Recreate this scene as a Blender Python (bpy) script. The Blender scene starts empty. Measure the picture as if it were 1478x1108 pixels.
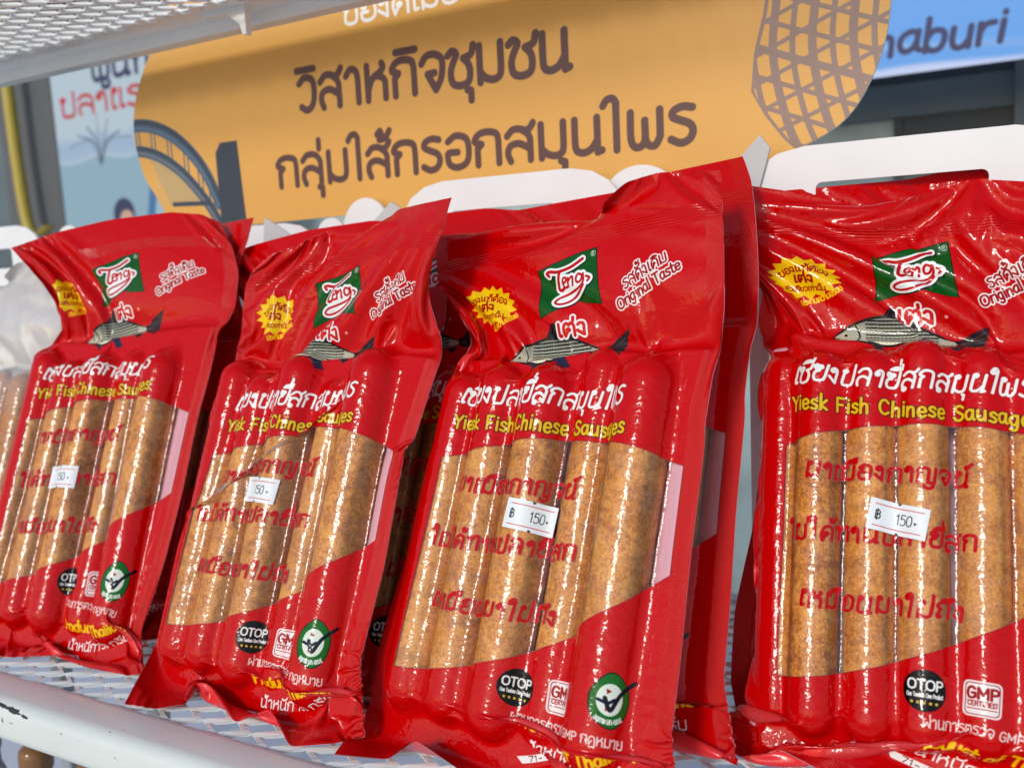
import bpy, bmesh, math, json
import numpy as np
from mathutils import Vector, Matrix, Quaternion
R = math.radians
SC = bpy.context.scene; COL = SC.collection
# ------------------------------------------------------------------ camera
CAM = np.array([.3396, -.3626, .2638])
c_r, c_u, c_f = Vector((.8757, .4803, -.0488)), Vector((-.0216, .1399, .9899)), Vector((-.4823, .8658, -.1329))
cd = bpy.data.cameras.new('camera'); cam = bpy.data.objects.new('camera', cd); COL.objects.link(cam)
m3 = Matrix((c_r, c_u, -c_f)).transposed()
cam.matrix_world = Matrix.Translation(Vector(CAM)) @ m3.to_4x4()
cd.sensor_width = 36; cd.lens = 36*1312.2/1478; cd.clip_start = .02; cd.clip_end = 200
cd.dof.use_dof = True; cd.dof.focus_distance = .50; cd.dof.aperture_fstop = 8.5
SC.camera = cam
# ------------------------------------------------------------------ daylight
SUN_EL, SUN_AZ = 26., -4.                      # azimuth measured from -Y towards +X
l = Vector((math.sin(R(SUN_AZ))*math.cos(R(SUN_EL)), -math.cos(R(SUN_AZ))*math.cos(R(SUN_EL)), math.sin(R(SUN_EL))))
sd = bpy.data.lights.new('sun', 'SUN'); sun = bpy.data.objects.new('sun', sd); COL.objects.link(sun)
sd.energy = 1.5; sd.angle = R(11.); sd.color = (1, .96, .9); sun.rotation_mode = 'QUATERNION'; sun.rotation_quaternion = l.to_track_quat('Z', 'Y')
w = bpy.data.worlds.new('World'); SC.world = w; w.use_nodes = True
nt = w.node_tree; bg = nt.nodes['Background']; sky = nt.nodes.new('ShaderNodeTexSky')
sky.sky_type = 'NISHITA'; sky.sun_disc = False; sky.sun_elevation = R(SUN_EL); sky.sun_rotation = R(180-SUN_AZ)
nt.links.new(sky.outputs[0], bg.inputs[0]); bg.inputs[1].default_value = .115
SC.view_settings.view_transform = 'Standard'; SC.view_settings.look = 'None'; SC.view_settings.exposure = 0.06; SC.view_settings.gamma = 1
SC.cycles.max_bounces = 10; SC.cycles.transparent_max_bounces = 16; SC.cycles.caustics_reflective = False; SC.cycles.caustics_refractive = False
SC.cycles.use_denoising = True; SC.cycles.sample_clamp_indirect = 6

# ------------------------------------------------------------------ printed artwork (computed, no files)
G = {}
def _g(txt):
    for line in txt.strip().split('\n'):
        k, adv, st = line.split(' ', 2)
        G[k] = (float(adv), [np.array([[float(c) for c in q.split(',')] for q in s.split()]) for s in st.split(';')])
_g('''
ก 8.6 1.2,0 1.2,5 1.2,5 2.4,6.3 2.4,6.3 .4,7.4 1.6,9.4 4,10 6.6,9.2 7.2,7 7.2,7 7.2,0
ข 7.6 .6,9.2 1.8,9.8 2.8,8.8 1.6,6.6 1.1,4 1.4,1 3.6,0 5.8,.8 6.4,3 6.4,3 6.4,10
ค 8.4 1.4,0 1,4 1.5,7.8 4,10 6.7,8.2 7.2,5 7.2,5 7.2,0;1.4,0 2.2,3 3.8,4.8 4.6,3.8 3.6,3
ง 6 .8,8.4 2,9.6 3.6,9 4.2,7 4.2,7 4.2,.2 4.2,.2 .4,3.8
จ 7.8 .6,7.8 2,9.7 4.4,10 6.5,8.6 6.8,6 6.2,2.8 4.6,0 4.6,0 2.3,4.6 2.3,4.6 4.4,4.8
ช 7.8 .3,8.8 1.6,9.8 2.8,8.8 2,7 1.2,5 1,3 1.6,.8 3.7,0 6,.8 6.6,3.5 6.1,5.8 4.8,7.4 4.8,7.4 7,8.2 7.7,10.6
ญ 10.6 1,0 1,5.6 1,5.6 2,6.4 .5,7.6 1.6,9.6 3.8,10 5.8,9 6,7 6,7 6,0 6,0 9.4,0 9.4,0 9.4,10;4.4,-2 5.4,-3.6 7.4,-3.8 8.8,-2.6 8.8,-1.6
ฎ 8.6 1.6,0 .8,4 1.5,8 4,10 6.6,8.5 7.2,5.5 7.2,5.5 7.2,-3 5,-2 3,-3.4 1.4,-2.4;1.6,0 3,3 4,4.6
ด 8.6 1.6,0 1.6,0 .8,4 1.5,8 4,10 6.6,8.6 7.2,5.5 7.2,5.5 7.2,0;1.6,0 2.8,3 4.3,4.8 3.6,5.8 2.6,5
ต 8.6 1.6,0 1.6,0 .8,4 1.2,8.4 2.6,10 4,8.6 4,8.6 5.4,10 6.8,8.4 7.2,5 7.2,5 7.2,0;1.6,0 2.8,3 4.3,4.6 3.6,5.6 2.6,4.8
ถ 8.6 2.8,1.2 1.6,0 .8,1.2 1.4,3.4 2.4,6 2.4,6 .5,7.2 1.6,9.4 4,10 6.6,9.2 7.2,7 7.2,7 7.2,0
ท 8.4 .4,9 1.6,9.8 2.2,8.6 2.2,8 2.2,0 2.2,0 2.4,5.5 4.4,9.2 6,9.9 7,8.6 7.1,7 7.1,0
ธ 7.6 6.2,9.2 3.6,10 1.4,8.6 1.2,7.4 3.4,7 6.6,6.2 6.6,4 6.6,1.5 4,.1 1.6,.8 1.2,2.4 1.2,5
น 8.8 1.2,10 1.2,10 1.2,3.4 1.6,1 3.2,.2 5.2,1 6.8,3.4;6.9,10 6.9,10 6.9,0 6.9,0 8,.4
บ 8.4 1,9.8 1.6,9 1.6,8 1.6,2.5 2.2,.4 4.2,0 6.4,.4 7,2.6 7,2.6 7,10
ป 8.4 1,9.8 1.6,9 1.6,8 1.6,2.5 2.2,.4 4.2,0 6.4,.4 7,2.6 7,2.6 7,13
ผ 9 2.6,9.2 1.2,9.6 1.2,8 1.2,8 1.2,0 1.2,0 4.4,6.2 4.4,6.2 7.6,0 7.6,0 7.6,10
พ 9.6 1.2,10 1.2,10 1.2,2.6 2.2,.2 3.8,.4 4.6,2.4 4.6,7.4;4.6,2.4 5.4,.4 7,.2 8.2,2.6 8.2,2.6 8.2,10
ภ 8.8 .4,1 1.6,0 2.2,1.4 2.2,5.6 2.2,5.6 .8,7.2 2,9.4 4.4,10 6.8,9.2 7.4,7 7.4,7 7.4,0
ม 8.6 1.2,10 1.2,10 1.2,0;1.2,2.8 2.8,1 5,.3 6.7,1.2 7.1,3.4 7.1,3.4 7.1,10
ย 8.2 2.6,8.6 1.2,9.6 .8,8 2.2,6.2 3.4,5.8 3.4,5.8 1.4,5 1,2.6 2,.4 4.2,0 6.4,.6 7,3 7,3 7,10
ร 7 5.8,9.5 3.6,10 1.5,9 1.3,7.4 3,6.3 5.2,5 5.9,3 5,.8 3,0 .8,1.2
ล 8.6 1.6,0 1.6,0 .9,2.4 1.6,4.8 4,5.4 7,3.6;.8,8.2 2.6,10 5.4,9.8 7,7.6 7.1,5 7.1,0
ว 7 .8,8.4 2.8,10 5.4,9 6,5.5 5.2,1.6 3.2,0 1.2,1.2
ส 8.6 1.6,0 1.6,0 .9,2.4 1.6,4.6 4,5.2 7,3.4;.8,7.8 2.6,9.6 5.2,9.2 6.9,7 7.1,4.6 7.1,0;5.4,8.8 7,9.4 8,11
ห 8.4 1.2,10 1.2,10 1.2,0 1.2,0 1.6,3.4 3.2,6.4 5.2,7.6 6.4,9 6,10.2;3.6,6.8 5.6,6.4 6.8,5 6.9,3 6.9,0
อ 8.4 1.2,8.4 3.6,10 6.6,8.8 7.3,5 6.6,1.4 4,0 1.6,1 1,3.6 1.4,4.8 4,4.8
ฐ 7 5.6,10 3,9.4 1.4,7.4 4.4,6.6 5.8,5 5.8,2 4,0 1.4,1
า 6 .6,8.2 2.2,10 4,9.2 4.5,7 4.5,7 4.5,0
ำ 6 .6,8.2 2.2,10 4,9.2 4.5,7 4.5,7 4.5,0;-1.6,12.4 -2.6,13.4 -3.6,12.4 -2.6,11.4 -1.6,12.4
ะ 5 .8,3.6 2,2 4.2,4.4;.8,8.2 2,6.6 4.2,9
เ 3.8 1.6,10 1.6,10 1.4,2 1.8,.2 2.9,.6
แ 7.4 1.6,10 1.6,10 1.4,2 1.8,.2 2.9,.6;5.2,10 5.2,10 5,2 5.4,.2 6.5,.6
ไ 4.6 -.6,13 .4,14.6 1.8,14.8 2.6,13.4 2.6,12 2.6,0
ิ 0 -7,11.6 -5.4,13 -3,13.1 -1.2,11.6 -1.2,11.6 -7,11.6
ี 0 -7,11.6 -5.4,13 -3,13.1 -1.2,11.6 -1.2,11.6 -7,11.6;-1.2,11.6 -1.1,14.4
ึ 0 -7,11.6 -5.4,13 -3,13.1 -1.2,11.6 -1.2,11.6 -7,11.6;-1.2,12 -2,13.4 -1,14.3 -.1,13.4 -1.2,12
ื 0 -7,11.6 -5.4,13 -3,13.1 -1.2,11.6 -1.2,11.6 -7,11.6;-1.2,11.6 -1.1,14.4;-2.8,12 -2.7,14.2
ั 0 -6.4,13.2 -6,11.8 -4,11.6 -2,12.4 -.8,14.4
่ 0 -2,14.6 -2,11.8
้ 0 -4.6,13.8 -3.6,14.8 -3.2,13.2 -4,12 -2,12.4 -.6,14.6
์ 0 -3,11.6 -4,12.6 -3,13.4 -2,12.6 -1.8,13.8 -.4,14.8
ุ 0 -2.6,-1.4 -1.6,-1.8 -1.6,-1.8 -1.6,-4.4
ู 0 -4.6,-1.6 -4.4,-3.6 -3,-4.2 -1.6,-3.4 -1.5,-1.6
a 6.4 5,6.4 3,6.9 1,5.2 .8,2.2 2.2,.2 4,1 5,3.4;5.1,6.8 5,3.4 5.2,1 6,.2
b 6.4 1,11 1,11 1,0;1,4.5 2.6,6.8 4.8,6.2 5.4,3.5 4.6,.6 2.6,0 1,1.6
c 5.6 5,5.8 3.2,6.9 1.4,5.6 .9,3.2 1.8,.6 3.6,0 5,1.2
d 6.4 5.2,11 5.2,11 5.2,0;5.2,4.5 3.6,6.8 1.6,6.2 .8,3.5 1.6,.6 3.6,0 5.2,1.6
e 6 1,3.4 5.2,4 4.6,6.4 3,7 1.3,5.8 .9,3 1.8,.6 3.6,0 5.2,1.2
f 4.6 4.6,10.4 3.2,11 2.2,9.6 2,7 2,0;.4,6.6 4,6.8
g 6.4 5,6.4 3,6.9 1,5.2 .9,2.4 2.4,.4 4.2,1.2 5,3.6;5.1,6.8 5,0 4.2,-2.8 2.4,-3.4 .8,-2.4
h 6.4 1,11 1,11 1,0;1,4 2.6,6.6 4.4,6.4 5,4.4 5.1,0
i 2.6 1.3,6.8 1.3,6.8 1.3,0;1.3,9.4 1.3,9.6
k 5.8 1,11 1,11 1,0;4.8,6.8 1,3 1,3 5,0
l 2.6 1.3,11 1.3,11 1.3,0
m 9.4 1,6.8 1,6.8 1,0;1,4.4 2.4,6.8 4,6.4 4.4,4.4 4.4,0;4.4,4.4 5.8,6.8 7.4,6.4 8,4.4 8,0
n 6.4 1,6.8 1,6.8 1,0;1,4 2.6,6.6 4.4,6.4 5,4.4 5.1,0
o 6.4 3,0 1.2,1 .8,3.5 1.4,6 3.1,7 4.9,6 5.4,3.5 4.8,1 3,0
p 6.4 1,6.8 1,6.8 1,-4;1,4.5 2.6,6.8 4.8,6.2 5.4,3.5 4.6,.6 2.6,0 1,1.6
r 4.8 1,6.8 1,6.8 1,0;1,4 2.2,6.4 4.2,6.8
s 5.4 4.6,5.8 3,7 1.2,6 1.4,4.4 3.6,3.2 4.6,1.8 3.4,.1 .8,.8
t 4.6 2,10 2,10 1.9,2 2.6,.2 4.2,.4;.4,6.8 4,7
u 6.4 1,6.8 1,6.8 1,2.4 2,.2 3.8,.4 5,2.6;5.1,6.8 5.1,6.8 5.1,0
w 8 .6,6.8 2.4,0 2.4,0 4,6 4,6 5.8,0 5.8,0 7.4,6.8
y 6 .8,6.8 .8,6.8 3.2,.6;5.4,6.8 5.4,6.8 2.4,-3 .8,-3.6
C 8 7,8.4 5,10.2 2.4,9.4 1,5.6 1.8,1.6 4.4,0 7,1.6
D 8 1.2,0 1.2,0 1.2,10 1.2,10 4.6,9.8 6.8,7.6 6.8,3 4.8,.4 1.2,0
E 6.8 5.8,10 5.8,10 1.2,10 1.2,10 1.2,0 1.2,0 5.8,0;1.2,5.2 5,5.2
F 6.6 5.8,10 5.8,10 1.2,10 1.2,10 1.2,0;1.2,5.2 4.8,5.2
G 8.6 7,8.6 5,10.1 2.4,9.4 1,5.4 1.8,1.2 4.4,0 7.2,1.2 7.2,1.2 7.2,4.8 7.2,4.8 4.6,4.8
I 3 1.5,10 1.5,10 1.5,0
M 10 1.2,0 1.2,0 1.2,10 1.2,10 4.8,3 4.8,3 8.4,10 8.4,10 8.4,0
N 8.6 1.2,0 1.2,0 1.2,10 1.2,10 7,0 7,0 7,10
O 9.4 4.6,0 1.8,1.4 .9,5 1.8,8.6 4.6,10 7.4,8.6 8.3,5 7.4,1.4 4.6,0
P 7.4 1.2,0 1.2,0 1.2,10 1.2,10 4.6,10 6.4,8.8 6.4,6.2 4.8,5 1.2,4.8
R 7.6 1.2,0 1.2,0 1.2,10 1.2,10 4.6,10 6.4,8.8 6.4,6.4 4.8,5.2 1.2,5;4,5 4,5 6.6,0
S 7 6,8.8 4,10.2 1.6,9.2 1.4,7 3.4,5.4 5.6,4 6,2 4.4,.1 1.8,.2 .6,1.8
T 7.6 .4,10 .4,10 7,10;3.7,10 3.7,10 3.7,0
Y 7 .6,10 .6,10 3.5,5 3.5,5 3.5,0;6.4,10 6.4,10 3.5,5
0 6.6 3.1,0 1.3,1.4 .9,5 1.4,8.8 3.1,10 4.9,8.8 5.4,5 4.9,1.4 3.1,0
1 4.4 .8,8 2.4,10 2.4,10 2.4,0
5 6.2 5,10 5,10 1.4,10 1.4,10 1.1,5.8 1.1,5.8 3.6,6.4 5.2,4.8 5,1.4 2.8,0 .8,1
7 6 .6,10 .6,10 5.2,10 5.2,10 2.2,0
B 7.2 1.2,0 1.2,0 1.2,10 1.2,10 4.4,10 5.8,7.6 4.2,5.4 1.2,5.2;4.2,5.4 6.2,4 5.8,1 4,0 1.2,0;3,11.4 3,11.4 3,-1.4
- 5 1,4 1,4 4,4
. 2.6 1.2,.2 1.3,.4
* 5 .6,3 .6,3 4.4,3
''')
def smooth_line(p, n=7, closed=False):
    """Catmull-Rom curve through points; a doubled point is a corner."""
    p = np.asarray(p, float)
    if len(p) < 3: return p
    if closed: q = np.vstack([p[-1:], p, p[:2]])
    else: q = np.vstack([2*p[0]-p[1], p, 2*p[-1]-p[-2]])
    t = np.linspace(0, 1, n, endpoint=False)[:, None]
    out = []
    for i in range(1, len(q)-2):
        a, b, c, d = q[i-1], q[i], q[i+1], q[i+2]
        if np.allclose(b, c): continue
        if np.allclose(a, b): a = b-(c-b)*.3
        if np.allclose(c, d): d = c+(c-b)*.3
        out.append(.5*(2*b+(c-a)*t+(2*a-5*b+4*c-d)*t*t+(3*b-a-3*c+d)*t**3))
    out.append(q[-2][None])
    return np.vstack(out)
class Canvas:
    """A print area w x h millimetres, y up, s pixels per millimetre, RGBA."""
    def __init__(c, w, h, s, col):
        c.w, c.h, c.s = w, h, s
        c.a = np.empty((int(h*s), int(w*s), 4), np.float32); c.a[:] = col
    def _put(c, x0, x1, y0, y1, m, col):
        v = c.a[y0:y1, x0:x1]; m = m[..., None]
        v[:] = v*(1-m) + np.array(col, np.float32)*m
    def _win(c, p, r):
        H, W = c.a.shape[:2]
        x0 = max(0, int(p[:, 0].min()-r-1)); x1 = min(W, int(p[:, 0].max()+r+2))
        y0 = max(0, int(p[:, 1].min()-r-1)); y1 = min(H, int(p[:, 1].max()+r+2))
        return x0, x1, y0, y1
    def stroke(c, p, wid, col, raw=False, rough=0):
        p = (p if raw else smooth_line(p))*c.s; r = max(wid*c.s/2, .45)
        x0, x1, y0, y1 = c._win(p, r)
        if x1 <= x0 or y1 <= y0: return
        D = np.full((y1-y0, x1-x0), 1e9, np.float32)
        for a, b in zip(p[:-1], p[1:]):
            q = np.array([a, b]); u0, u1, v0, v1 = c._win(q, r+1)
            u0, u1, v0, v1 = max(u0, x0), min(u1, x1), max(v0, y0), min(v1, y1)
            if u1 <= u0 or v1 <= v0: continue
            X, Y = np.meshgrid(np.arange(u0, u1)+.5, np.arange(v0, v1)+.5)
            d = b-a; L = d@d+1e-9
            t = np.clip(((X-a[0])*d[0]+(Y-a[1])*d[1])/L, 0, 1)
            dd = np.hypot(X-a[0]-t*d[0], Y-a[1]-t*d[1])
            s = D[v0-y0:v1-y0, u0-x0:u1-x0]
            np.minimum(s, dd, out=s)
        c._put(x0, x1, y0, y1, np.clip(r-D+.5, 0, 1), col)
    def poly(c, p, col, smooth=False, fn=None):
        p = (smooth_line(p, closed=True) if smooth else np.asarray(p, float))*c.s
        x0, x1, y0, y1 = c._win(p, 1)
        if x1 <= x0 or y1 <= y0: return
        K = 3
        X = np.arange(x0*K, x1*K)/K+.5/K; Y = np.arange(y0*K, y1*K)/K+.5/K
        ins = np.zeros((len(Y), len(X)), bool)
        q = np.roll(p, -1, 0)
        for (ax, ay), (bx, by) in zip(p, q):
            if ay == by: continue
            r = np.where((Y >= min(ay, by)) & (Y < max(ay, by)))[0]
            if len(r):
                xc = ax+(Y[r]-ay)*(bx-ax)/(by-ay)
                ins[r] ^= X[None] > xc[:, None]
        m = ins.reshape(y1-y0, K, x1-x0, K).mean((1, 3)).astype(np.float32)
        if fn is not None:
            XX, YY = np.meshgrid((np.arange(x0, x1)+.5)/c.s, (np.arange(y0, y1)+.5)/c.s)
            col = fn(XX, YY)
            c.a[y0:y1, x0:x1] = c.a[y0:y1, x0:x1]*(1-m[..., None])+col*m[..., None]
        else: c._put(x0, x1, y0, y1, m, col)
    def text(c, s, x, y, h, wid, col, slant=0., ang=0., gap=.0, halo=None, jit=0., arc=None, width=None, sx=1., loop=0, bar=0):
        """x, y = left end of the baseline; h = height of a capital or a Thai consonant."""
        k = h/10; rs = np.random.RandomState(len(s)*7+3); pen = 0; items = []; up = False; last = 7
        for ch in s:
            if ch == ' ': pen += 4.5+gap; continue
            if ch not in G: continue
            adv, st = G[ch]
            if bar and ch == 'ิ': st = [np.array([[-7.2, 12.4], [-1.2, 12.4]])]
            dy = 0; ox = 0
            if ch in 'ิีึืั': up = True
            elif ch in '่้์':
                dy = 3.2 if up else 0
            elif adv: up = False
            jy, ja = (rs.randn()*jit, rs.randn()*jit*.06) if adv else (0, 0)
            seen = False
            for q in st:
                q = smooth_line(q) if len(q) > 2 else q.copy()
                if loop and adv and q is not None and ch in 'ขชงนบปผพมทหอวาไเแยส' and not seen:
                    t_ = np.linspace(0, 2*np.pi, 9); cc = q[0]+[.9, -.5]; lp = cc+.95*np.stack([np.cos(t_), np.sin(t_)], 1)
                    items.append(np.stack([(lp[:, 0]+pen)*sx+(lp[:, 1]+jy)*(slant+ja), lp[:, 1]+dy+jy], 1))
                seen = True
                items.append(np.stack([(q[:, 0]+pen)*sx+(q[:, 1]+jy)*(slant+ja), q[:, 1]+dy+jy], 1))
            pen += adv*1.+gap if adv else 0
        tot = pen*sx*k
        if width: k2 = width/max(pen*sx, 1e-6)
        else: k2 = k
        lines = []
        for q in items:
            X = q[:, 0]*k2; Y = q[:, 1]*k
            if arc:
                R_ = arc; th = (X-(width or tot)/2)/R_
                X, Y = (R_+Y)*np.sin(th)+(width or tot)/2, (R_+Y)*np.cos(th)-R_
            ca, sa = math.cos(ang), math.sin(ang)
            lines.append(np.stack([x+X*ca-Y*sa, y+X*sa+Y*ca], 1))
        if halo:
            for q in lines: c.stroke(q, wid+halo[0]*2, halo[1], raw=True)
        for q in lines: c.stroke(q, wid, col, raw=True)
        return width or tot
    def image(c, name, linear=False):
        im = bpy.data.images.new(name, c.a.shape[1], c.a.shape[0], alpha=True)
        im.alpha_mode = 'CHANNEL_PACKED'
        if linear: im.colorspace_settings.name = 'Non-Color'
        im.pixels.foreach_set(np.ascontiguousarray(np.clip(c.a, 0, 1)).ravel()); im.update()
        return im
def circ(x, y, r, n=40, ry=None):
    t = np.linspace(0, 2*np.pi, n, endpoint=False); return np.stack([x+r*np.cos(t), y+(ry or r)*np.sin(t)], 1)

BW, BH = 190., 359.                      # film sheet of one packet, millimetres
RED = (.77, .008, .02, 1); WHITE = (.93, .93, .93, 1); YEL = (.96, .80, .08, 1); DRED = (.62, .02, .03, 1)
def packet_art():
    c = Canvas(BW, BH, 6, RED)
    def A(x, y, hd=0): return (x+17)*1.055, y+11+hd*2.2-(3 if hd else 0)
    # clear window: slanted lower edge, arched upper edge
    xl, yb = A(7, 58); xr, _ = A(155, 0)
    top = [(xl+(xr-xl)*t, A(0, 175)[1]+26*math.sin(math.pi*min(t*.62+.14, 1))*1.0-8) for t in np.linspace(0, 1, 24)]
    bot = [(xr-(xr-xl)*t, yb+(A(0, 130)[1]-yb)*((1-t)**1.7)) for t in np.linspace(0, 1, 24)]
    c.poly(top+bot, (.55, .03, .03, 1)); win = np.array(top+bot)
    cen = win.mean(0); c.poly(cen+(win-cen)*np.array([.993, .994]), (.9, .85, .85, 0))
    # handwriting in red across the window
    HW = (.74, .02, .03, 1)
    for s, (x, y), w in (('มาเมืองกาญจน์', (20, 160), 80), ('ไม่ได้ทานปลายี่สก', (11, 128), 94), ('เหมือนมาไม่ถึง', (19, 94), 80)):
        q = A(x, y); c.text(s, q[0], q[1], 7.4, 1.75, HW, slant=.1, ang=.03, jit=.45, width=w, gap=.9, loop=1)
    # product name
    q = A(11, 211); c.text('เชียงปลายี่สกสมุนไพร', q[0], q[1], 8.8, 1.5, WHITE, slant=.2, jit=.3, loop=1, width=116, gap=.5, halo=(.35, DRED))
    q = A(10, 196); c.text('Yisok Fish Chinese Sausages'.replace('Yisok', 'Yiesk'), q[0], q[1], 7.4, 1.45, (.88, .72, .09, 1), jit=.4, width=121, gap=.6, halo=(.45, (.25, .03, .02, 1)))
    # fish above the name
    fx, fy = A(30, 245, 2.2)
    F = lambda pts: np.array(pts, float)*np.array([.86, 1.05])+[fx, fy]
    GR = (.30, .29, .24, 1); DK = (.055, .05, .06, 1)
    c.poly(F([(0, 5), (8, 12), (22, 17), (36, 18.5), (52, 17), (66, 12), (76, 9), (90, 15), (97, 17), (90, 8), (93, -1), (86, 0), (76, 4.5), (64, 3.5), (50, -1), (34, -4), (18, -2), (6, 1.5)]), (.10, .085, .08, 1), smooth=True)
    def fishfn(X, Y):
        x = (X-fx)/.86; y = (Y-fy)/1.05; mid = 6-1.2*np.sin(x/75*3)
        t = np.clip((y-mid+8)/18, 0, 1)[..., None]
        base = np.array([.97, .95, .82, 1])*(1-t)+np.array([.52, .54, .50, 1])*t
        st = (np.abs(((y-mid)/1.9) % 1-.5) < .2) & (x > 20) & (x < 66) & (y-mid > -3.5)
        sp = np.sin(x*2.7)*np.sin(y*2.9)
        base = base*(1+.16*sp[..., None]); base[..., 3] = 1
        return np.where(st[..., None], np.array([.03, .03, .035, 1]), base)
    c.poly(F([(1, 5), (9, 11), (22, 15.6), (36, 17), (52, 15.6), (66, 10.6), (75, 8), (75, 5.4), (64, 4.6), (50, .6), (34, -2.6), (18, -.8), (7, 2.4)]), None, smooth=True, fn=fishfn)
    c.poly(F([(30, 17), (38, 26), (52, 22), (56, 15.4)]), (.09, .07, .085, 1)); 
    for k in range(6): c.stroke(F([(32+k*4, 17), (38+k*2.8, 24-k*.5)]), .5, (.2, .17, .2, 1))
    c.poly(F([(75, 7), (84, 13), (97, 18), (91, 7.5), (94, -3), (84, 0)]), (.16, .13, .15, 1))
    for k in range(7): c.stroke(F([(77, 6.5), (93, 14-2.6*k)]), .45, (.33, .27, .28, 1))
    c.poly(F([(42, 0), (52, -9), (58, -8), (52, 0)]), (.16, .15, .26, 1)); c.poly(F([(66, 3), (74, -4), (79, -2), (74, 4)]), (.16, .13, .16, 1)); c.poly(F([(20, 0), (28, -7), (31, -3)]), (.2, .17, .18, 1))
    c.poly(circ(fx+7, fy+7.6, 1.5), (.85, .8, .6, 1)); c.poly(circ(fx+7, fy+7.6, .9), DK)
    c.stroke(F([(14, 13), (16.5, 7), (14.5, 1)]), .8, DK); c.stroke(F([(0, 5), (4, 4)]), .6, DK)
    # brand mark: green ribbon with white-edged red script
    lx, ly = A(54, 272, 5)
    L = lambda pts: np.array(pts, float)+[lx, ly]
    rib = [(0, 27), (13, 29.5), (28, 32.5), (41, 34), (41.5, 20), (43.5, 1.2), (30, 3), (22.5, 6.4), (14, 1.6), (0, -3), (1.2, 12)]
    c.poly(L(rib), (.02, .09, .03, 1)); rb = np.array(rib); rb = rb.mean(0)+(rb-rb.mean(0))*.975
    c.poly(L(rb), (.035, .32, .075, 1))
    S_ = [[(7.5, 22.6), (6.2, 24.4), (8.6, 25), (14, 24), (22, 25.2), (30, 28.8)], [(15.2, 24), (13.8, 19.5), (12.6, 14.6), (14.2, 13.2), (16, 14)],
          [(16.4, 16.8), (19, 18), (19, 19.8), (17.2, 19.6), (16.4, 17), (17.2, 14.4), (19.6, 14.6)], [(20.6, 19.4), (20, 14.6)], [(20.5, 17.4), (23, 19.8), (23.8, 18.4), (23.4, 14.8)],
          [(29.8, 19.6), (27.4, 20.6), (26, 18.4), (26.6, 16), (29, 16.6), (30.2, 19.6)], [(30.4, 20.4), (30.6, 16), (27.6, 13), (20, 10.6), (12.6, 9), (10, 6.4), (12.6, 5), (18, 6), (24, 8.6), (28.4, 11.6), (30.6, 14)], [(32.4, 18.6), (34.6, 17.4), (33.4, 15.8)]]
    S_ = [np.array(s)*np.array([1.04, 1.02])+[.2, -.6] for s in S_]
    for s in S_: c.stroke(L(s)+[.4, -.5], 5.0, (.01, .09, .02, 1))
    for s in S_: c.stroke(L(s), 4.4, (.93, .94, .95, 1))
    for i, s in enumerate(S_): c.stroke(L(s), 1.9 if i < 2 else 1.35, (.72, .02, .03, 1))
    c.stroke(circ(lx+38.4, ly+30.6, 1.5, 20), .3, WHITE); c.text('R', lx+37.6, ly+29.7, 1.8, .3, WHITE)
    # short name under the mark
    q = A(64, 262, 3); c.text('เต่ง', q[0], q[1], 7., 1.9, (.78, .03, .04, 1), width=19.5, halo=(1.1, WHITE), sx=1.1)
    c.poly(circ(q[0]+25, q[1]+4, 1.), (.9, .6, .6, 1))
    # yellow star burst
    bx, by = A(18, 281, 5)
    pts = []
    for k in range(32):
        r = 1. if k % 2 == 0 else .8
        t = 2*math.pi*k/32+.1; pts.append((bx+21*r*math.cos(t), by+14*r*math.sin(t)))
    c.poly(pts, (.93, .78, .06, 1))
    c.text('ของแท้ต้อง', bx-13.4, by+3.6, 3.3, .8, (.62, .05, .02, 1), width=27, arc=23)
    c.text('เต่ง', bx-6, by-3.2, 4.2, 1.2, (.62, .04, .02, 1), width=11.5)
    c.text('ตัวเดียวเท่านั้น', bx-11.5, by-8.4, 2.3, .55, (.62, .05, .02, 1), width=23)
    c.text('ประกันความอร่อย', bx-3, by-18.8, 2.5, .75, YEL, width=26, ang=.36, arc=-42)
    # slanted flavour line
    q = A(109, 272, 5); c.text('รสดั้งเดิม', q[0]+1, q[1]+6.6, 5.2, 1.0, DRED, ang=.42, width=29, halo=(.75, WHITE), slant=.1)
    c.text('Original Taste', q[0]-3.5, q[1]-4., 5.4, 1.1, DRED, ang=.42, width=42, halo=(.75, WHITE), slant=.1)
    # round and square marks
    ox, oy = A(78.5, 62); c.poly(circ(ox, oy, 9.6), (.05, .02, .02, 1))
    c.text('OTOP', ox-7.6, oy+.4, 4.4, .95, WHITE, width=15.4); c.text('One Tambon One Product', ox-7.7, oy-3.1, 1.9, .4, WHITE, width=15.8)
    for k in range(5): c.poly(circ(ox-5.2+2.6*k, oy-5.6, .8, 5), (.85, .7, .2, 1))
    gx, gy = A(102.5, 62); w, h = 8., 8.4
    sq = lambda w, h, r: np.array([(gx+sx_*(w-r)+r*math.cos(t), gy+sy_*(h-r)+r*math.sin(t)) for sx_, sy_, t0 in ((1, 1, 0), (-1, 1, 1), (-1, -1, 2), (1, -1, 3)) for t in np.linspace(t0*math.pi/2, (t0+1)*math.pi/2, 7)])
    c.poly(sq(w, h, 2.6), (.93, .9, .9, 1)); c.poly(sq(w-.9, h-.9, 2.), (.62, .03, .04, 1)); c.poly(sq(w-1.3, h-1.3, 1.8), (.93, .9, .9, 1))
    c.text('GMP', gx-6.3, gy+.2, 5., 1.15, (.62, .03, .04, 1), width=13); c.text('CERTIFIED', gx-5.8, gy-3.2, 2.1, .45, (.62, .03, .04, 1), width=11.8)
    c.stroke(np.array([(gx-6, gy-1), (gx+6, gy-1)]), .3, (.62, .03, .04, 1)); c.stroke(np.array([(gx-6, gy-4.6), (gx+6, gy-4.6)]), .4, (.62, .03, .04, 1))
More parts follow.
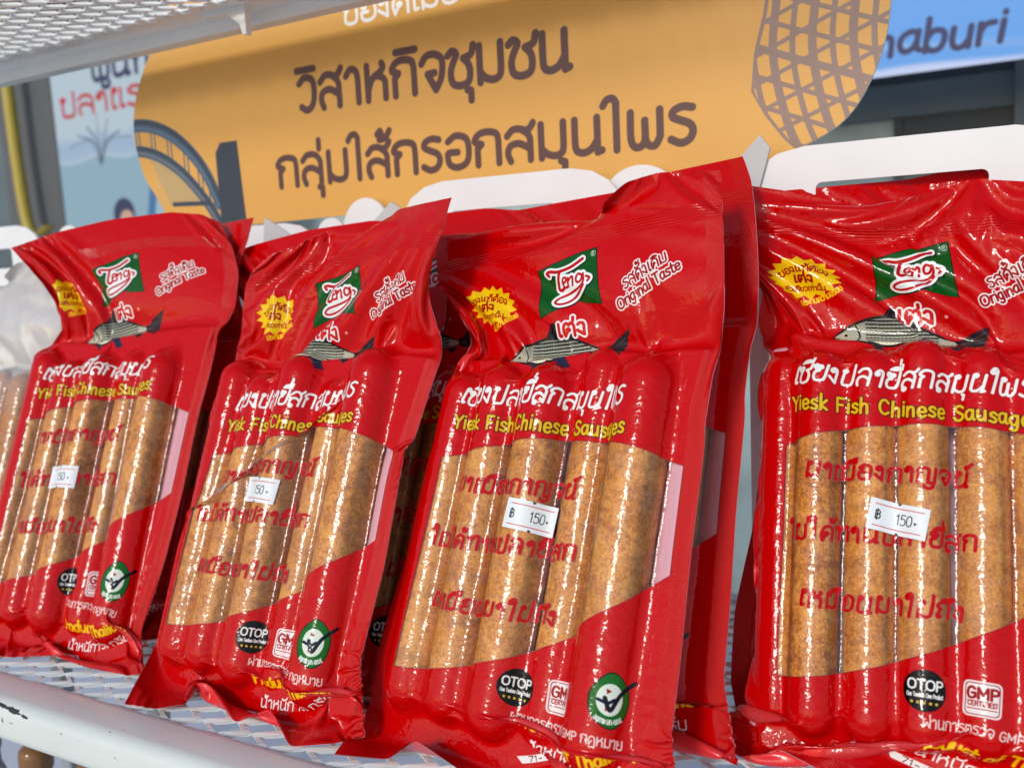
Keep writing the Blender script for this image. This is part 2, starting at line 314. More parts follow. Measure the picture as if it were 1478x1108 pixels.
    kx, ky = A(133, 66); GN = (.07, .40, .10, 1)
    c.poly([(kx, ky+14), (kx+8, ky+8), (kx+10, ky), (kx+7.5, ky-8.5), (kx+1, ky-13), (kx-7, ky-9), (kx-10, ky-1), (kx-8, ky+7)], (.02, .12, .03, 1), smooth=True)
    c.poly([(kx, ky+13.4), (kx+7.6, ky+7.7), (kx+9.4, ky), (kx+7, ky-8.1), (kx+1, ky-12.4), (kx-6.6, ky-8.6), (kx-9.4, ky-1), (kx-7.5, ky+6.7)], GN, smooth=True)
    c.poly(circ(kx, ky+.8, 6.3, 40, 7.6), (.86, .9, .86, 1))
    c.stroke(np.array([(kx-5.6, ky+.6), (kx-1, ky-.6), (kx+2, ky+1)]), 1.5, (.05, .04, .2, 1)); c.poly([(kx-2, ky+6), (kx+.6, ky+5), (kx-1.6, ky+3.4)], (.6, .03, .03, 1)); c.poly([(kx-2, ky-1.6), (kx+1, ky-3.4), (kx-2, ky-4.6)], (.7, .1, .08, 1))
    c.stroke(np.array([(kx-2.4, ky+1.6), (kx-.6, ky-3), (kx+1, ky-3.4), (kx+5, ky+3.6), (kx+12, ky+9.6)]), 2., (.035, .03, .11, 1))
    c.text('อนุภาพ มก.-ธ.ก.ส.', kx-7.4, ky-10.6, 2.1, .5, WHITE, width=15, arc=-14)
    q = A(83, 47); c.text('ผ่านการตรวจ GMP กฎหมาย', q[0]-5, q[1]-1.4, 4.0, .75, (.9, .82, .8, 1), width=66, ang=-.02)
    q = A(80, 32); c.text('Product of Thailand', q[0]-.5, q[1]-2.6, 7.4, 1.5, (.96, .78, .05, 1), width=70, ang=-.02)
    q = A(88, 18.5); c.text('น้ำหนัก 750 กรัม', q[0]-3, q[1]-2, 4.6, .9, WHITE, width=60)
    c.poly([(q[0]-10, q[1]-9.), (q[0]+11, q[1]-9.), (q[0]+8, q[1]-5.4), (q[0]-13, q[1]-5.4)], WHITE); c.text('71- 5', q[0]-6, q[1]-8.5, 2.6, .45, (.4, .1, .1, 1), width=14)
    return c

# ------------------------------------------------------------------ vacuum film: a small cloth solver, millimetres
def polyat(pts, key, n):
    """points (key, values...) -> values resampled at n even steps of key 0..1, gently smoothed"""
    p = np.array(pts, float); t = np.linspace(0, 1, n)
    v = np.stack([np.interp(t, p[:, 0], p[:, j]) for j in range(1, p.shape[1])], 1)
    for _ in range(max(1, n//60)):
        v[1:-1] = (v[:-2]+2*v[1:-1]+v[2:])/4
    return v
def upsample(X, ny, nx):
    a = np.linspace(0, X.shape[0]-1, ny); b = np.linspace(0, X.shape[1]-1, nx)
    def cub(M, t):
        i = np.clip(np.floor(t).astype(int), 0, M.shape[0]-2); f = (t-i)[:, None, None]
        P = lambda k: M[np.clip(i+k, 0, M.shape[0]-1)]
        p0, p1, p2, p3 = P(-1), P(0), P(1), P(2)
        return .5*(2*p1+(p2-p0)*f+(2*p0-5*p1+4*p2-p3)*f*f+(3*p1-p0-3*p2+p3)*f**3)
    return cub(cub(X, a).transpose(1, 0, 2), b).transpose(1, 0, 2)
def film(spec, seed, levels=((4.0, 120, 6), (2.2, 70, 5), (1.5, 45, 5))):
    """front film of one packet. spec: L, R = edge outlines (b/BH, x, y, z); T, B = end edges (a/BW, x, y, z);
    S = sausages (x0, y0, x1, y1, z, r)."""
    rs = np.random.RandomState(seed); X = None
    for li, (h, steps, inner) in enumerate(levels):
        nx, ny = int(round(BW/h))+1, int(round(BH/h))+1
        hx, hy = BW/(nx-1), BH/(ny-1)
        L = polyat(spec['L'], 0, ny); R = polyat(spec['R'], 0, ny); T = polyat(spec['T'], 0, nx); B = polyat(spec['B'], 0, nx)
        u = np.linspace(0, 1, nx); v = np.linspace(0, 1, ny)
        A_, B_ = np.meshgrid(u*BW, v*BH)
        if X is None:
            X = L[:, None]*(1-u)[None, :, None]+R[:, None]*u[None, :, None]
            X = X+(B-X[0])[None]*(np.clip(1-v/.07, 0, 1)**1)[:, None, None]+(T-X[-1])[None]*(np.clip((v-.72)/.28, 0, 1)**1.5)[:, None, None]
            body = (np.clip((v-.08)/.05, 0, 1)*np.clip((.72-v)/.05, 0, 1))[:, None]*np.clip(np.minimum(u/.1, (1-u)/.1), 0, 1)[None]
            X[..., 2] += 22*body+rs.randn(ny, nx)*.5
        else:
            X = upsample(X, ny, nx); X[..., 2] += rs.randn(ny, nx)*.22
        V = np.zeros_like(X); dt = .05
        # content region weights: air drawn out there, loose above and below
        wc = np.clip((B_-15)/6, 0, 1)*np.clip((263-B_)/10, 0, 1)*np.clip((A_-spec.get('side', 2))/6, 0, 1)*np.clip((BW-2-A_)/6, 0, 1)
        neck = np.clip((B_-249)/10, 0, 1)*np.clip((272-B_)/8, 0, 1)
        def con(X, s0, s1, L0, kc, ks=1., lim=None):
            d = X[s1]-X[s0]; l = np.sqrt((d*d).sum(-1))+1e-9
            e = (l-L0)/l; e = np.where(e > 0, e*ks, e*kc)[..., None]*d*.5
            X[s0] += e; X[s1] -= e
        def half(n, k):
            m = (n-k)//2; return slice(k, k+2*m-1, 2), slice(k+1, k+2*m, 2)
        full = slice(None); cons2 = []; wide = (hx*(1-.005*np.clip((B_[:, :1]-24)/20, 0, 1)*np.clip((266-B_[:, :1])/20, 0, 1))); dg = math.hypot(hx, hy)
        for k in (0, 1):
            a, b = half(nx, k); cons2.append((((full, a), (full, b)), wide, .75))
            a, b = half(ny, k); cons2.append((((a, full), (b, full)), hy, .75))
            cons2.append((((a, slice(0, nx-1)), (b, slice(1, nx))), dg, .25))
            cons2.append((((a, slice(1, nx)), (b, slice(0, nx-1))), dg, .25))
        for it in range(steps):
            fr = it/steps
            # pressure along the film's normal, plus a pull to the mid plane
            gx = np.zeros_like(X); gy = np.zeros_like(X)
            gx[:, 1:-1] = X[:, 2:]-X[:, :-2]; gx[:, 0] = X[:, 1]-X[:, 0]; gx[:, -1] = X[:, -1]-X[:, -2]
            gy[1:-1] = X[2:]-X[:-2]; gy[0] = X[1]-X[0]; gy[-1] = X[-1]-X[-2]
            N = np.cross(gx, gy); N /= np.linalg.norm(N, axis=-1, keepdims=True)+1e-9
            F = -N*(wc*spec.get('press', 50))[..., None]
            F[..., 2] -= wc*14+neck*spec.get('neck', 70)
            V = (V+F*dt)*.90
            Xo = X.copy(); X = X+V*dt
            for k in range(inner):
                for (a, b), l0, kc in cons2: con(X, a, b, l0, kc)
                # bending: second neighbours kept apart
                kb = .12
                for ax, hh in ((0, hy), (1, hx)):
                    Y = X if ax == 0 else X.transpose(1, 0, 2)
                    d = Y[2:]-Y[:-2]; l = np.sqrt((d*d).sum(-1))+1e-9
                    e = np.minimum((l-2*hh)/l, 0)[..., None]*d*.25*kb
                    Y[:-2] += e; Y[2:] -= e
                for (x0, y0, x1, y1, z, r) in spec['S']:
                    d = np.array([x1-x0, y1-y0]); LL = d@d
                    t = np.clip(((X[..., 0]-x0)*d[0]+(X[..., 1]-y0)*d[1])/LL, 0, 1)
                    ax_, ay_ = X[..., 0]-x0-t*d[0], X[..., 1]-y0-t*d[1]; az_ = X[..., 2]-z
                    D = np.sqrt(ax_*ax_+ay_*ay_+az_*az_)+1e-9; rr = r+.45
                    m = D < rr
                    if m.any():
                        q = (rr-D[m])/D[m]
                        # film is outside: below the axis counts as pushed out upwards
                        up = az_[m] < .35*r
                        ht = np.sqrt(np.maximum(rr*rr-ax_[m]**2-ay_[m]**2, 0))
                        X[m, 0] += np.where(up, ax_[m]*q*.3, ax_[m]*q); X[m, 1] += np.where(up, ay_[m]*q*.3, ay_[m]*q); X[m, 2] += np.where(up, (ht-az_[m])*.8, az_[m]*q)
                # mid plane
                low = (wc > .5) & (X[..., 2] < .2)
                X[..., 2] = np.where(low, X[..., 2]*.3+.2*.7, X[..., 2])
                for E, c in ((L, 0), (R, -1)):
                    w = .25
                    X[:, c] += (E-X[:, c])*w
                X[-1] += (T-X[-1])*.6; X[0] += (B-X[0])*.6
            V = (X-Xo)/dt*.6
            n_ = np.linalg.norm(V, axis=-1, keepdims=True); V *= np.minimum(1, 60/(n_+1e-9))
    # settle the finest ripples a little, then keep clear of the filling
    X[1:-1, 1:-1] = X[1:-1, 1:-1]*.6+.1*(X[:-2, 1:-1]+X[2:, 1:-1]+X[1:-1, :-2]+X[1:-1, 2:])
    return clear_of(X, spec)
def clear_of(X, spec):
    top = np.full(X.shape[:2], -99.)
    for (x0, y0, x1, y1, z, r) in spec['S']:
        d = np.array([x1-x0, y1-y0]); t = np.clip(((X[..., 0]-x0)*d[0]+(X[..., 1]-y0)*d[1])/(d@d), 0, 1)
        q = (X[..., 0]-x0-t*d[0])**2+(X[..., 1]-y0-t*d[1])**2
        top = np.maximum(top, np.where(q < (r*.93)**2, z+np.sqrt(np.maximum(r*r-q, 0))+.1, -99.))
    X[..., 2] = np.maximum(X[..., 2], top); return X

SPEC_JSON = '''[{"L":[[0,4.2,13.8,19.4],[0.1245,-13.5,33.7,0.0],[0.3023,-8.1,97.1,0.0],[0.4172,-7.5,138.2,0.0],[0.5222,-11.2,175.6,0.0],[0.6343,-11.0,215.7,0.0],[0.7143,0.1,242.1,0.0],[0.7687,11.7,257.6,2.0],[0.8008,3.7,265.3,5.0],[0.8248,3.6,272.9,9.0],[0.8717,-5.0,285.5,16.0],[0.9266,-18.8,298.1,22.0],[1.0,-39.8,313.6,25.0]],"R":[[0,163.5,17.3,8.7],[0.1117,148.0,29.1,0.0],[0.1528,146.8,44.4,0.0],[0.2731,155.0,88.6,0.0],[0.4003,158.5,136.0,0.0],[0.5403,158.9,188.3,-0.0],[0.6208,162.1,218.2,0.0],[0.71,159.7,251.3,-3.0],[0.7671,175.8,265.0,0.0],[0.8494,168.2,294.5,-4.0],[0.9242,153.5,318.2,-6.0],[1.0,134.5,339.1,-8.0]],"T":[[0,-39.8,313.6,25.0],[0.25,-4.2,327.4,18.0],[0.5,39.7,340.1,8.0],[0.75,92.5,346.4,0.0],[0.9,119.3,344.6,-4.0],[1,134.5,339.1,-8.0]],"B":[[0,4.2,13.8,19.4],[0.3,48.5,13.2,15.7],[0.6,93.0,20.1,4.8],[0.75,125.0,14.8,9.3],[0.9,152.1,14.9,9.1],[1,163.5,17.3,8.7]],"S":[[6.4,45.0,5.3,222.4,0.4,13.2],[32.8,45.0,32.5,213.6,0.5,13.6],[61.3,45.0,60.4,217.5,-0.2,14.8],[89.3,45.0,89.1,224.5,-6.0,12.6],[119.6,45.0,119.1,220.0,-1.8,15.4]],"side":2},{"L":[[0,6.4,8.9,30.8],[0.1435,-17.2,40.5,0.0],[0.3375,-19.1,102.9,0.0],[0.5481,-9.9,170.0,0.0],[0.614,-2.3,189.8,0.0],[0.676,5.1,208.3,0.0],[0.746,-6.2,227.8,-0.0],[0.8194,-6.5,251.4,0.0],[0.8646,-10.4,265.4,0.0],[0.9276,-12.0,285.5,2.0],[1.0,5.0,301.3,4.0]],"R":[[0,162.0,24.2,-2.4],[0.2047,151.0,62.5,-0.0],[0.3527,155.5,112.9,-0.0],[0.5501,153.4,180.4,-0.0],[0.5742,159.7,185.7,0.0],[0.6406,162.9,208.2,0.0],[0.7173,167.5,234.0,0.0],[0.7509,164.9,245.2,0.0],[0.8039,158.6,261.1,6.0],[0.844,157.6,273.4,12.0],[0.898,163.9,288.8,20.0],[1.0,176.9,319.6,30.0]],"T":[[0,5.0,301.3,4.0],[0.2,32.8,310.9,3.0],[0.37,53.3,320.3,-0.0],[0.6,98.2,318.8,0.0],[0.75,120.8,325.9,10.0],[1,176.9,319.6,30.0]],"B":[[0,6.4,8.9,30.8],[0.12,23.4,9.5,21.7],[0.23,43.6,16.5,18.2],[0.31,37.2,26.9,14.1],[0.42,51.6,29.8,12.5],[0.56,86.8,15.2,18.7],[0.67,103.1,26.3,10.6],[0.78,130.7,12.9,19.0],[0.9,150.2,18.4,6.0],[1,162.0,24.2,-2.4]],"S":[[7.3,45.0,5.5,215.6,0.2,13.4],[31.1,45.0,32.7,207.6,0.4,13.2],[63.4,45.0,61.4,219.4,-0.6,15.2],[90.3,45.0,91.7,208.7,-6.8,12.4],[120.2,45.0,120.2,223.1,-1.0,15.6]],"side":2},{"L":[[0,-6.8,6.0,32.5],[0.1047,-18.2,26.6,0.0],[0.2149,-19.9,64.1,-0.0],[0.3524,-13.6,110.5,0.0],[0.5454,-11.4,176.2,-0.0],[0.578,-10.0,187.2,0.0],[0.6398,-7.3,208.1,-0.0],[0.7397,3.1,240.5,0.0],[0.7703,-1.9,248.7,-4.0],[0.8979,-33.1,278.9,-2.0],[0.9573,-39.8,297.9,0.0],[1.0,-42.4,312.2,-0.0]],"R":[[0,174.7,19.3,1.4],[0.1897,163.0,57.1,0.0],[0.2924,162.2,92.6,0.0],[0.4277,159.8,139.3,0.0],[0.5738,159.1,189.8,0.0],[0.6029,157.3,199.7,0.0],[0.6802,157.3,226.4,-0.0],[0.7201,159.6,240.0,-0.0],[0.7811,159.2,261.0,2.0],[0.8261,158.9,276.0,6.0],[0.9076,155.7,303.7,10.0],[0.9544,151.9,319.3,8.0],[1.0,148.2,334.5,6.0]],"T":[[0,-42.4,312.2,-0.0],[0.22,6.6,306.6,2.0],[0.36,31.2,310.8,-0.0],[0.59,71.4,319.4,-14.0],[0.63,85.9,315.9,15.0],[0.72,101.3,326.4,18.0],[0.82,117.2,332.4,14.0],[0.92,134.4,332.9,10.0],[1,148.2,334.5,6.0]],"B":[[0,-6.8,6.0,32.5],[0.15,21.2,10.4,22.3],[0.25,35.1,24.1,20.7],[0.37,64.2,16.6,17.9],[0.6,107.1,15.3,10.9],[0.8,138.8,26.7,4.4],[1,174.7,19.3,1.4]],"S":[[7.7,45.0,8.0,208.4,0.2,13.4],[35.8,45.0,33.1,214.2,0.0,13.6],[65.4,45.0,64.0,213.2,-0.3,15.4],[93.3,45.0,94.4,228.3,-6.8,12.4],[124.0,45.0,123.1,220.4,-1.2,15.8]],"side":2},{"L":[[0,-28.0,32.1,-8.1],[0.1499,-2.8,42.8,-12.0],[0.2382,-5.7,73.2,-20.0],[0.398,-4.8,130.3,-22.0],[0.5477,-5.7,183.8,-22.0],[0.6342,-4.1,214.7,-22.0],[0.6945,-5.8,236.1,-20.0],[0.7457,-12.1,251.3,-12.0],[0.8011,-8.3,269.0,-4.0],[0.8402,-18.6,277.6,-0.0],[0.8931,-28.5,293.6,2.0],[0.9373,-27.3,309.2,4.0],[1.0,-26.0,331.5,6.0]],"R":[[0,151.2,6.4,31.7],[0.1451,160.8,41.1,0.0],[0.2334,160.9,70.1,-0.0],[0.4195,161.2,131.2,0.0],[0.6199,164.4,196.9,-0.0],[0.7258,160.9,231.5,0.0],[0.8139,158.1,260.3,0.0],[0.9159,157.8,293.8,0.0],[1.0,158.3,321.4,0.0]],"T":[[0,-26.0,331.5,6.0],[0.15,6.5,325.5,2.0],[0.36,44.4,316.4,-6.0],[0.47,64.8,319.0,-4.0],[0.68,100.6,323.9,5.0],[0.8,122.7,319.9,6.0],[1,158.3,321.4,0.0]],"B":[[0,-28.0,32.1,-8.1],[0.08,-18.5,21.3,-3.2],[0.16,-9.3,18.1,4.3],[0.3,11.7,24.7,9.3],[0.45,37.4,15.6,12.6],[0.7,87.0,20.2,19.8],[0.85,119.0,11.6,19.5],[1,151.2,6.4,31.7]],"S":[[6.4,45.0,5.3,218.4,-5.6,11.2],[23.5,45.0,24.8,216.4,2.3,12.3],[49.9,45.0,49.5,217.8,1.0,12.6],[74.6,45.0,73.9,222.0,2.2,12.4],[100.7,45.0,101.4,218.2,1.1,12.5],[124.7,45.0,124.6,211.0,1.6,12]],"side":23},{"L":[[0,-6.8,6.0,32.5],[0.1047,-18.2,26.6,0.0],[0.2149,-19.9,64.1,-0.0],[0.3524,-13.6,110.5,0.0],[0.5454,-11.4,176.2,-0.0],[0.578,-10.0,187.2,0.0],[0.6398,-7.3,208.1,-0.0],[0.7397,3.1,240.5,0.0],[0.7703,-1.9,248.7,-4.0],[0.8979,-33.1,278.9,-2.0],[0.9573,-39.8,297.9,0.0],[1.0,-42,320,4]],"R":[[0,174.7,19.3,1.4],[0.1897,163.0,57.1,0.0],[0.2924,162.2,92.6,0.0],[0.4277,159.8,139.3,0.0],[0.5738,159.1,189.8,0.0],[0.6029,157.3,199.7,0.0],[0.6802,157.3,226.4,-0.0],[0.7201,159.6,240.0,-0.0],[0.7811,159.2,261.0,2.0],[0.8261,158.9,276.0,6.0],[0.9076,155.7,303.7,10.0],[0.9544,151.9,319.3,8.0],[1.0,140,342,0]],"T":[[0,-42,320,4],[0.3,13,326,0],[0.55,58,331,-4],[0.75,95,336,3],[1,140,342,0]],"B":[[0,-6.8,6.0,32.5],[0.15,21.2,10.4,22.3],[0.25,35.1,24.1,20.7],[0.37,64.2,16.6,17.9],[0.6,107.1,15.3,10.9],[0.8,138.8,26.7,4.4],[1,174.7,19.3,1.4]],"S":[[7.7,45.0,8.0,208.4,0.2,13.4],[35.8,45.0,33.1,214.2,0.0,13.6],[65.4,45.0,64.0,213.2,-0.3,15.4],[93.3,45.0,94.4,228.3,-6.8,12.4],[124.0,45.0,123.1,220.4,-1.2,15.8]],"side":2}]'''
# ------------------------------------------------------------------ helpers
def link(name, me, parent=None, kind=None):
    o = bpy.data.objects.new(name, me); COL.objects.link(o)
    if parent is not None: o.parent = parent
    if kind: o['kind'] = kind
    return o
def tag(o, label, cat, group=None):
    o['label'] = label; o['category'] = cat
    if group: o['group'] = group
    return o
def root(name, label, cat, loc=(0, 0, 0), group=None):
    return tag(link_empty(name, loc), label, cat, group)
def link_empty(name, loc):
    o = bpy.data.objects.new(name, None); COL.objects.link(o); o.location = loc; o.empty_display_size = .02; return o
def mesh(name, V, F, mats=(), smooth=False, uv=None, midx=None):
    me = bpy.data.meshes.new(name); me.from_pydata([tuple(map(float, v)) for v in V], [], [tuple(map(int, f)) for f in F])
    for m in (mats if isinstance(mats, (list, tuple)) else [mats]): me.materials.append(m)
    if smooth: me.polygons.foreach_set('use_smooth', [True]*len(me.polygons))
    if uv is not None:
        l_ = me.uv_layers.new(name='UVMap'); idx = np.empty(len(me.loops), int); me.loops.foreach_get('vertex_index', idx)
        l_.data.foreach_set('uv', np.asarray(uv, float)[idx].ravel())
    if midx is not None: me.polygons.foreach_set('material_index', midx)
    me.update(); return me
def push_back(o, y0, y1):
    """stand a thing y1 - y0 farther back, that much larger"""
    k = (y1-CAM[1])/(y0-CAM[1]); o.scale = (k, k, k); o.location = Vector(CAM)+(o.location-Vector(CAM))*k
class MB:
    def __init__(s): s.V = []; s.F = []
    def add(s, V, F):
        n = len(s.V); s.V += [tuple(v) for v in V]; s.F += [tuple(i+n for i in f) for f in F]; return s
    def box(s, x0, x1, y0, y1, z0, z1):
        return s.add([(x, y, z) for z in (z0, z1) for y in (y0, y1) for x in (x0, x1)], [(0, 2, 3, 1), (4, 5, 7, 6), (0, 1, 5, 4), (2, 6, 7, 3), (0, 4, 6, 2), (1, 3, 7, 5)])
    def prism(s, P, a, b, axis='y'):
        """outline P (x, z) from y=a to y=b"""
        n = len(P); f = (lambda p, t: (p[0], t, p[1])) if axis == 'y' else (lambda p, t: (t, p[0], p[1])) if axis == 'x' else (lambda p, t: (p[0], p[1], t))
        V = [f(p, a) for p in P]+[f(p, b) for p in P]
        return s.add(V, [tuple(range(n)), tuple(range(2*n-1, n-1, -1))]+[(i, i+n, (i+1) % n+n, (i+1) % n) for i in range(n)])
    def ring(s, P, Q, a, b):
        """plate with outline P and hole Q (same count), y=a..b"""
        n = len(P); V = [(p[0], a, p[1]) for p in P]+[(p[0], a, p[1]) for p in Q]+[(p[0], b, p[1]) for p in P]+[(p[0], b, p[1]) for p in Q]
        F = []
        for i in range(n):
            j = (i+1) % n; F += [(i, j, n+j, n+i), (2*n+j, 2*n+i, 3*n+i, 3*n+j), (i, 2*n+i, 2*n+j, j), (n+j, 3*n+j, 3*n+i, n+i)]
        return s.add(V, F)
    def lathe(s, prof, n=24, c=(0, 0, 0)):
        V = []; F = []
        for r, z in prof:
            V += [(c[0]+r*math.cos(2*math.pi*k/n), c[1]+r*math.sin(2*math.pi*k/n), c[2]+z) for k in range(n)]
        for i in range(len(prof)-1):
            for k in range(n): F.append((i*n+k, i*n+(k+1) % n, (i+1)*n+(k+1) % n, (i+1)*n+k))
        F.append(tuple(range(n-1, -1, -1))); F.append(tuple(range((len(prof)-1)*n, len(prof)*n)))
        return s.add(V, F)
    def mesh(s, name, mat, smooth=False, bevel=0, seg=2, recalc=True):
        me = mesh(name, s.V, s.F, mat, smooth)
        bm = bmesh.new(); bm.from_mesh(me)
        if recalc: bmesh.ops.recalc_face_normals(bm, faces=bm.faces)
        if bevel: bmesh.ops.bevel(bm, geom=[e for e in bm.edges if len(e.link_faces) == 2 and e.calc_face_angle(0) > .5], offset=bevel, segments=seg, affect='EDGES', profile=.5, clamp_overlap=True)
        if bevel:
            for f in bm.faces: f.smooth = True
        bm.to_mesh(me); bm.free()
        if bevel or smooth:
            me.set_sharp_from_angle(angle=R(50))
        return me
    def obj(s, name, mat, parent=None, kind=None, **k): return link(name, s.mesh(name, mat, **k), parent, kind)
class N:
    """thin wrapper for node materials"""
    def __init__(s, name):
        s.m = bpy.data.materials.new(name); s.m.use_nodes = True; s.t = s.m.node_tree; s.b = s.t.nodes['Principled BSDF']; s.out = s.t.nodes['Material Output']
    def n(s, typ, **k):
        nd = s.t.nodes.new('ShaderNode'+typ)
        for a, v in k.items():
            if a.startswith('i_'):
                key = a[2:]; key = int(key) if key.isdigit() else key.replace('_', ' ')
                if hasattr(v, 'is_output'): s.t.links.new(v, nd.inputs[key])
                else: nd.inputs[key].default_value = v
            else: setattr(nd, a, v)
        return nd
    def l(s, a, b): s.t.links.new(a, b)
    def set(s, **k):
        for a, v in k.items():
            q = s.b.inputs[a.replace('_', ' ')]
            if hasattr(v, 'is_output'): s.l(v, q)
            else: q.default_value = v
        return s
    def math(s, op, a, b=0., clamp=False):
        nd = s.n('Math', operation=op, use_clamp=clamp)
        for i, v in enumerate((a, b)):
            if hasattr(v, 'is_output'): s.l(v, nd.inputs[i])
            else: nd.inputs[i].default_value = v
        return nd.outputs[0]
    def noise(s, scale, detail=3, rough=.5, vec=None, dist=0):
        nd = s.n('TexNoise', i_Scale=scale, i_Detail=detail, i_Roughness=rough, i_Distortion=dist)
        if vec is not None: s.l(vec, nd.inputs['Vector'])
        return nd.outputs[0]
    def ramp(s, fac, stops):
        nd = s.n('ValToRGB'); s.l(fac, nd.inputs[0]); e = nd.color_ramp.elements
        while len(e) < len(stops): e.new(.5)
        for x, (p, c) in zip(e, stops): x.position = p; x.color = c if hasattr(c, '__len__') else (c, c, c, 1)
        return nd.outputs[0]
    def mix(s, f, a, b):
        nd = s.n('Mix', data_type='RGBA')
        for k, v in ((0, f), (6, a), (7, b)):
            if hasattr(v, 'is_output'): s.l(v, nd.inputs[k])
            else: nd.inputs[k].default_value = v
        return nd.outputs[2]
    def bump(s, h, strength, dist, normal=None):
        nd = s.n('Bump', i_Strength=strength, i_Distance=dist); s.l(h, nd.inputs['Height'])
        if normal is not None: s.l(normal, nd.inputs['Normal'])
        return nd.outputs[0]
    def obj(s): return s.n('TexCoord').outputs['Object']
def plain(name, col, rough=.5, var=.06, scale=30, metal=0, bump=0, spec=.5):
    q = N(name); v = q.noise(scale, 4, .6, q.obj())
    a = tuple(c*(1-var) for c in col[:3])+(1,); b = tuple(min(1, c*(1+var)) for c in col[:3])+(1,)
    q.set(Base_Color=q.ramp(v, [(.35, a), (.65, b)]), Roughness=q.math('MULTIPLY_ADD', v, .2) if False else rough, Metallic=metal)
    q.b.inputs['Specular IOR Level'].default_value = spec
    if bump: q.set(Normal=q.bump(v, bump, .001))
    return q.m
# ------------------------------------------------------------------ materials
ART = packet_art(); ART_IMG = ART.image('packet_print')
def film_material(name, printed=True):
    q = N(name); uv = q.n('TexCoord').outputs['UV']
    sep = q.n('SeparateXYZ'); q.l(uv, sep.inputs[0]); u, v = sep.outputs[0], sep.outputs[1]
    a = q.math('MULTIPLY', u, BW); b = q.math('MULTIPLY', v, BH)
    # embossed seal: fine dot grid along the sides and foot
    e = q.math('MINIMUM', a, q.math('SUBTRACT', BW, a))
    side = q.math('LESS_THAN', e, 9.); foot = q.math('LESS_THAN', b, 9.)
    seal = q.math('MAXIMUM', side, foot)
    dots = q.math('MULTIPLY', q.math('SINE', q.math('MULTIPLY', a, 4.6)), q.math('SINE', q.math('MULTIPLY', b, 4.6)))
    lines = q.math('MULTIPLY', q.math('SINE', q.math('MULTIPLY', b, 3.6)), q.math('MULTIPLY', q.math('GREATER_THAN', b, 328.), q.math('LESS_THAN', b, 337.)))
    emb = q.math('ADD', q.math('MULTIPLY', dots, seal), q.math('MULTIPLY', lines, 1.4))
    # the meat's grain pressed into the shrunk film
    inb = q.math('MULTIPLY', q.math('GREATER_THAN', e, 14.), q.math('MULTIPLY', q.math('GREATER_THAN', b, 19.), q.math('LESS_THAN', b, 243.)))
    vec = q.n('CombineXYZ'); q.l(a, vec.inputs[0]); q.l(b, vec.inputs[1])
    g1 = q.noise(.30, 2, .45, vec.outputs[0]); g2 = q.noise(1.5, 2, .5, vec.outputs[0])
    grain = q.math('MULTIPLY', q.math('ADD', q.math('MULTIPLY', g1, 1.), q.math('MULTIPLY', g2, .05)), inb)
    nb = q.bump(emb, .6, .0002); nb = q.bump(grain, .4, .0005, nb)
    mic = q.noise(.09, 3, .6, vec.outputs[0]); nb = q.bump(mic, .4, .0018, nb)
    cr = q.noise(.022, 2, .5, vec.outputs[0], .6); rg = q.math('POWER', q.math('SUBTRACT', 1., q.math('ABSOLUTE', q.math('MULTIPLY', q.math('SUBTRACT', cr, .5), 5.)), True), 5.)
    wet = q.math('ADD', q.math('MULTIPLY', q.math('SUBTRACT', 1., inb), .7), .25); nb = q.bump(q.math('MULTIPLY', rg, wet), .3, .0008, nb)
    q.set(Normal=nb, Roughness=q.math('ADD', q.math('MULTIPLY', seal, .14), .10)); q.b.inputs['IOR'].default_value = 1.37
    gl = q.n('BsdfGlossy', i_Roughness=.12, i_Normal=nb); gl.inputs[0].default_value = (1, 1, 1, 1)
    tr = q.n('BsdfTransparent'); fr = q.n('Fresnel', i_IOR=1.5, i_Normal=nb)
    haze = q.n('BsdfDiffuse', i_Color=(.8, .74, .72, 1)); 
    hz = q.ramp(q.noise(.06, 4, .65, vec.outputs[0], 1.), [(.42, 0.0), (.75, .07 if printed else .05)])
    if not printed: hz = q.math('ADD', hz, q.math('MULTIPLY', q.ramp(q.math('DIVIDE', b, BH), [(.58, 0.), (.72, 1.)]), .38))
    clear = q.n('MixShader'); q.l(hz, clear.inputs[0]); q.l(tr.outputs[0], clear.inputs[1]); q.l(haze.outputs[0], clear.inputs[2])
    wnd = q.n('MixShader'); q.l(q.math('MINIMUM', q.math('MULTIPLY', fr.outputs[0], .75), .9), wnd.inputs[0]); q.l(clear.outputs[0], wnd.inputs[1]); q.l(gl.outputs[0], wnd.inputs[2])
    if printed:
        im = q.n('TexImage', image=ART_IMG, interpolation='Cubic', extension='EXTEND'); q.l(uv, im.inputs[0])
        # thin ink: the filling shows through the red a little
        col = q.mix(q.math('MULTIPLY', q.math('MULTIPLY', q.ramp(g1, [(.4, 0.), (.7, 1.)]), inb), .22), im.outputs[0], q.mix(1., im.outputs[0], (.45, .02, .02, 1)))
        mixn = [n for n in q.t.nodes if n.bl_idname == 'ShaderNodeMix'][0]; 
        if len([n for n in q.t.nodes if n.bl_idname == 'ShaderNodeMix']) > 1: [n for n in q.t.nodes if n.bl_idname == 'ShaderNodeMix'][0].blend_type = 'MIX'
        geo = q.n('NewGeometry')
        q.set(Base_Color=q.mix(geo.outputs['Backfacing'], im.outputs[0], (.58, .03, .035, 1)))
        fin = q.n('MixShader'); q.l(im.outputs['Alpha'], fin.inputs[0]); q.l(wnd.outputs[0], fin.inputs[1]); q.l(q.b.outputs[0], fin.inputs[2])
    else: fin = wnd
    q.l(fin.outputs[0], q.out.inputs[0]); return q.m
M_FILM = film_material('printed_film'); M_CLEAR = film_material('clear_film', False)
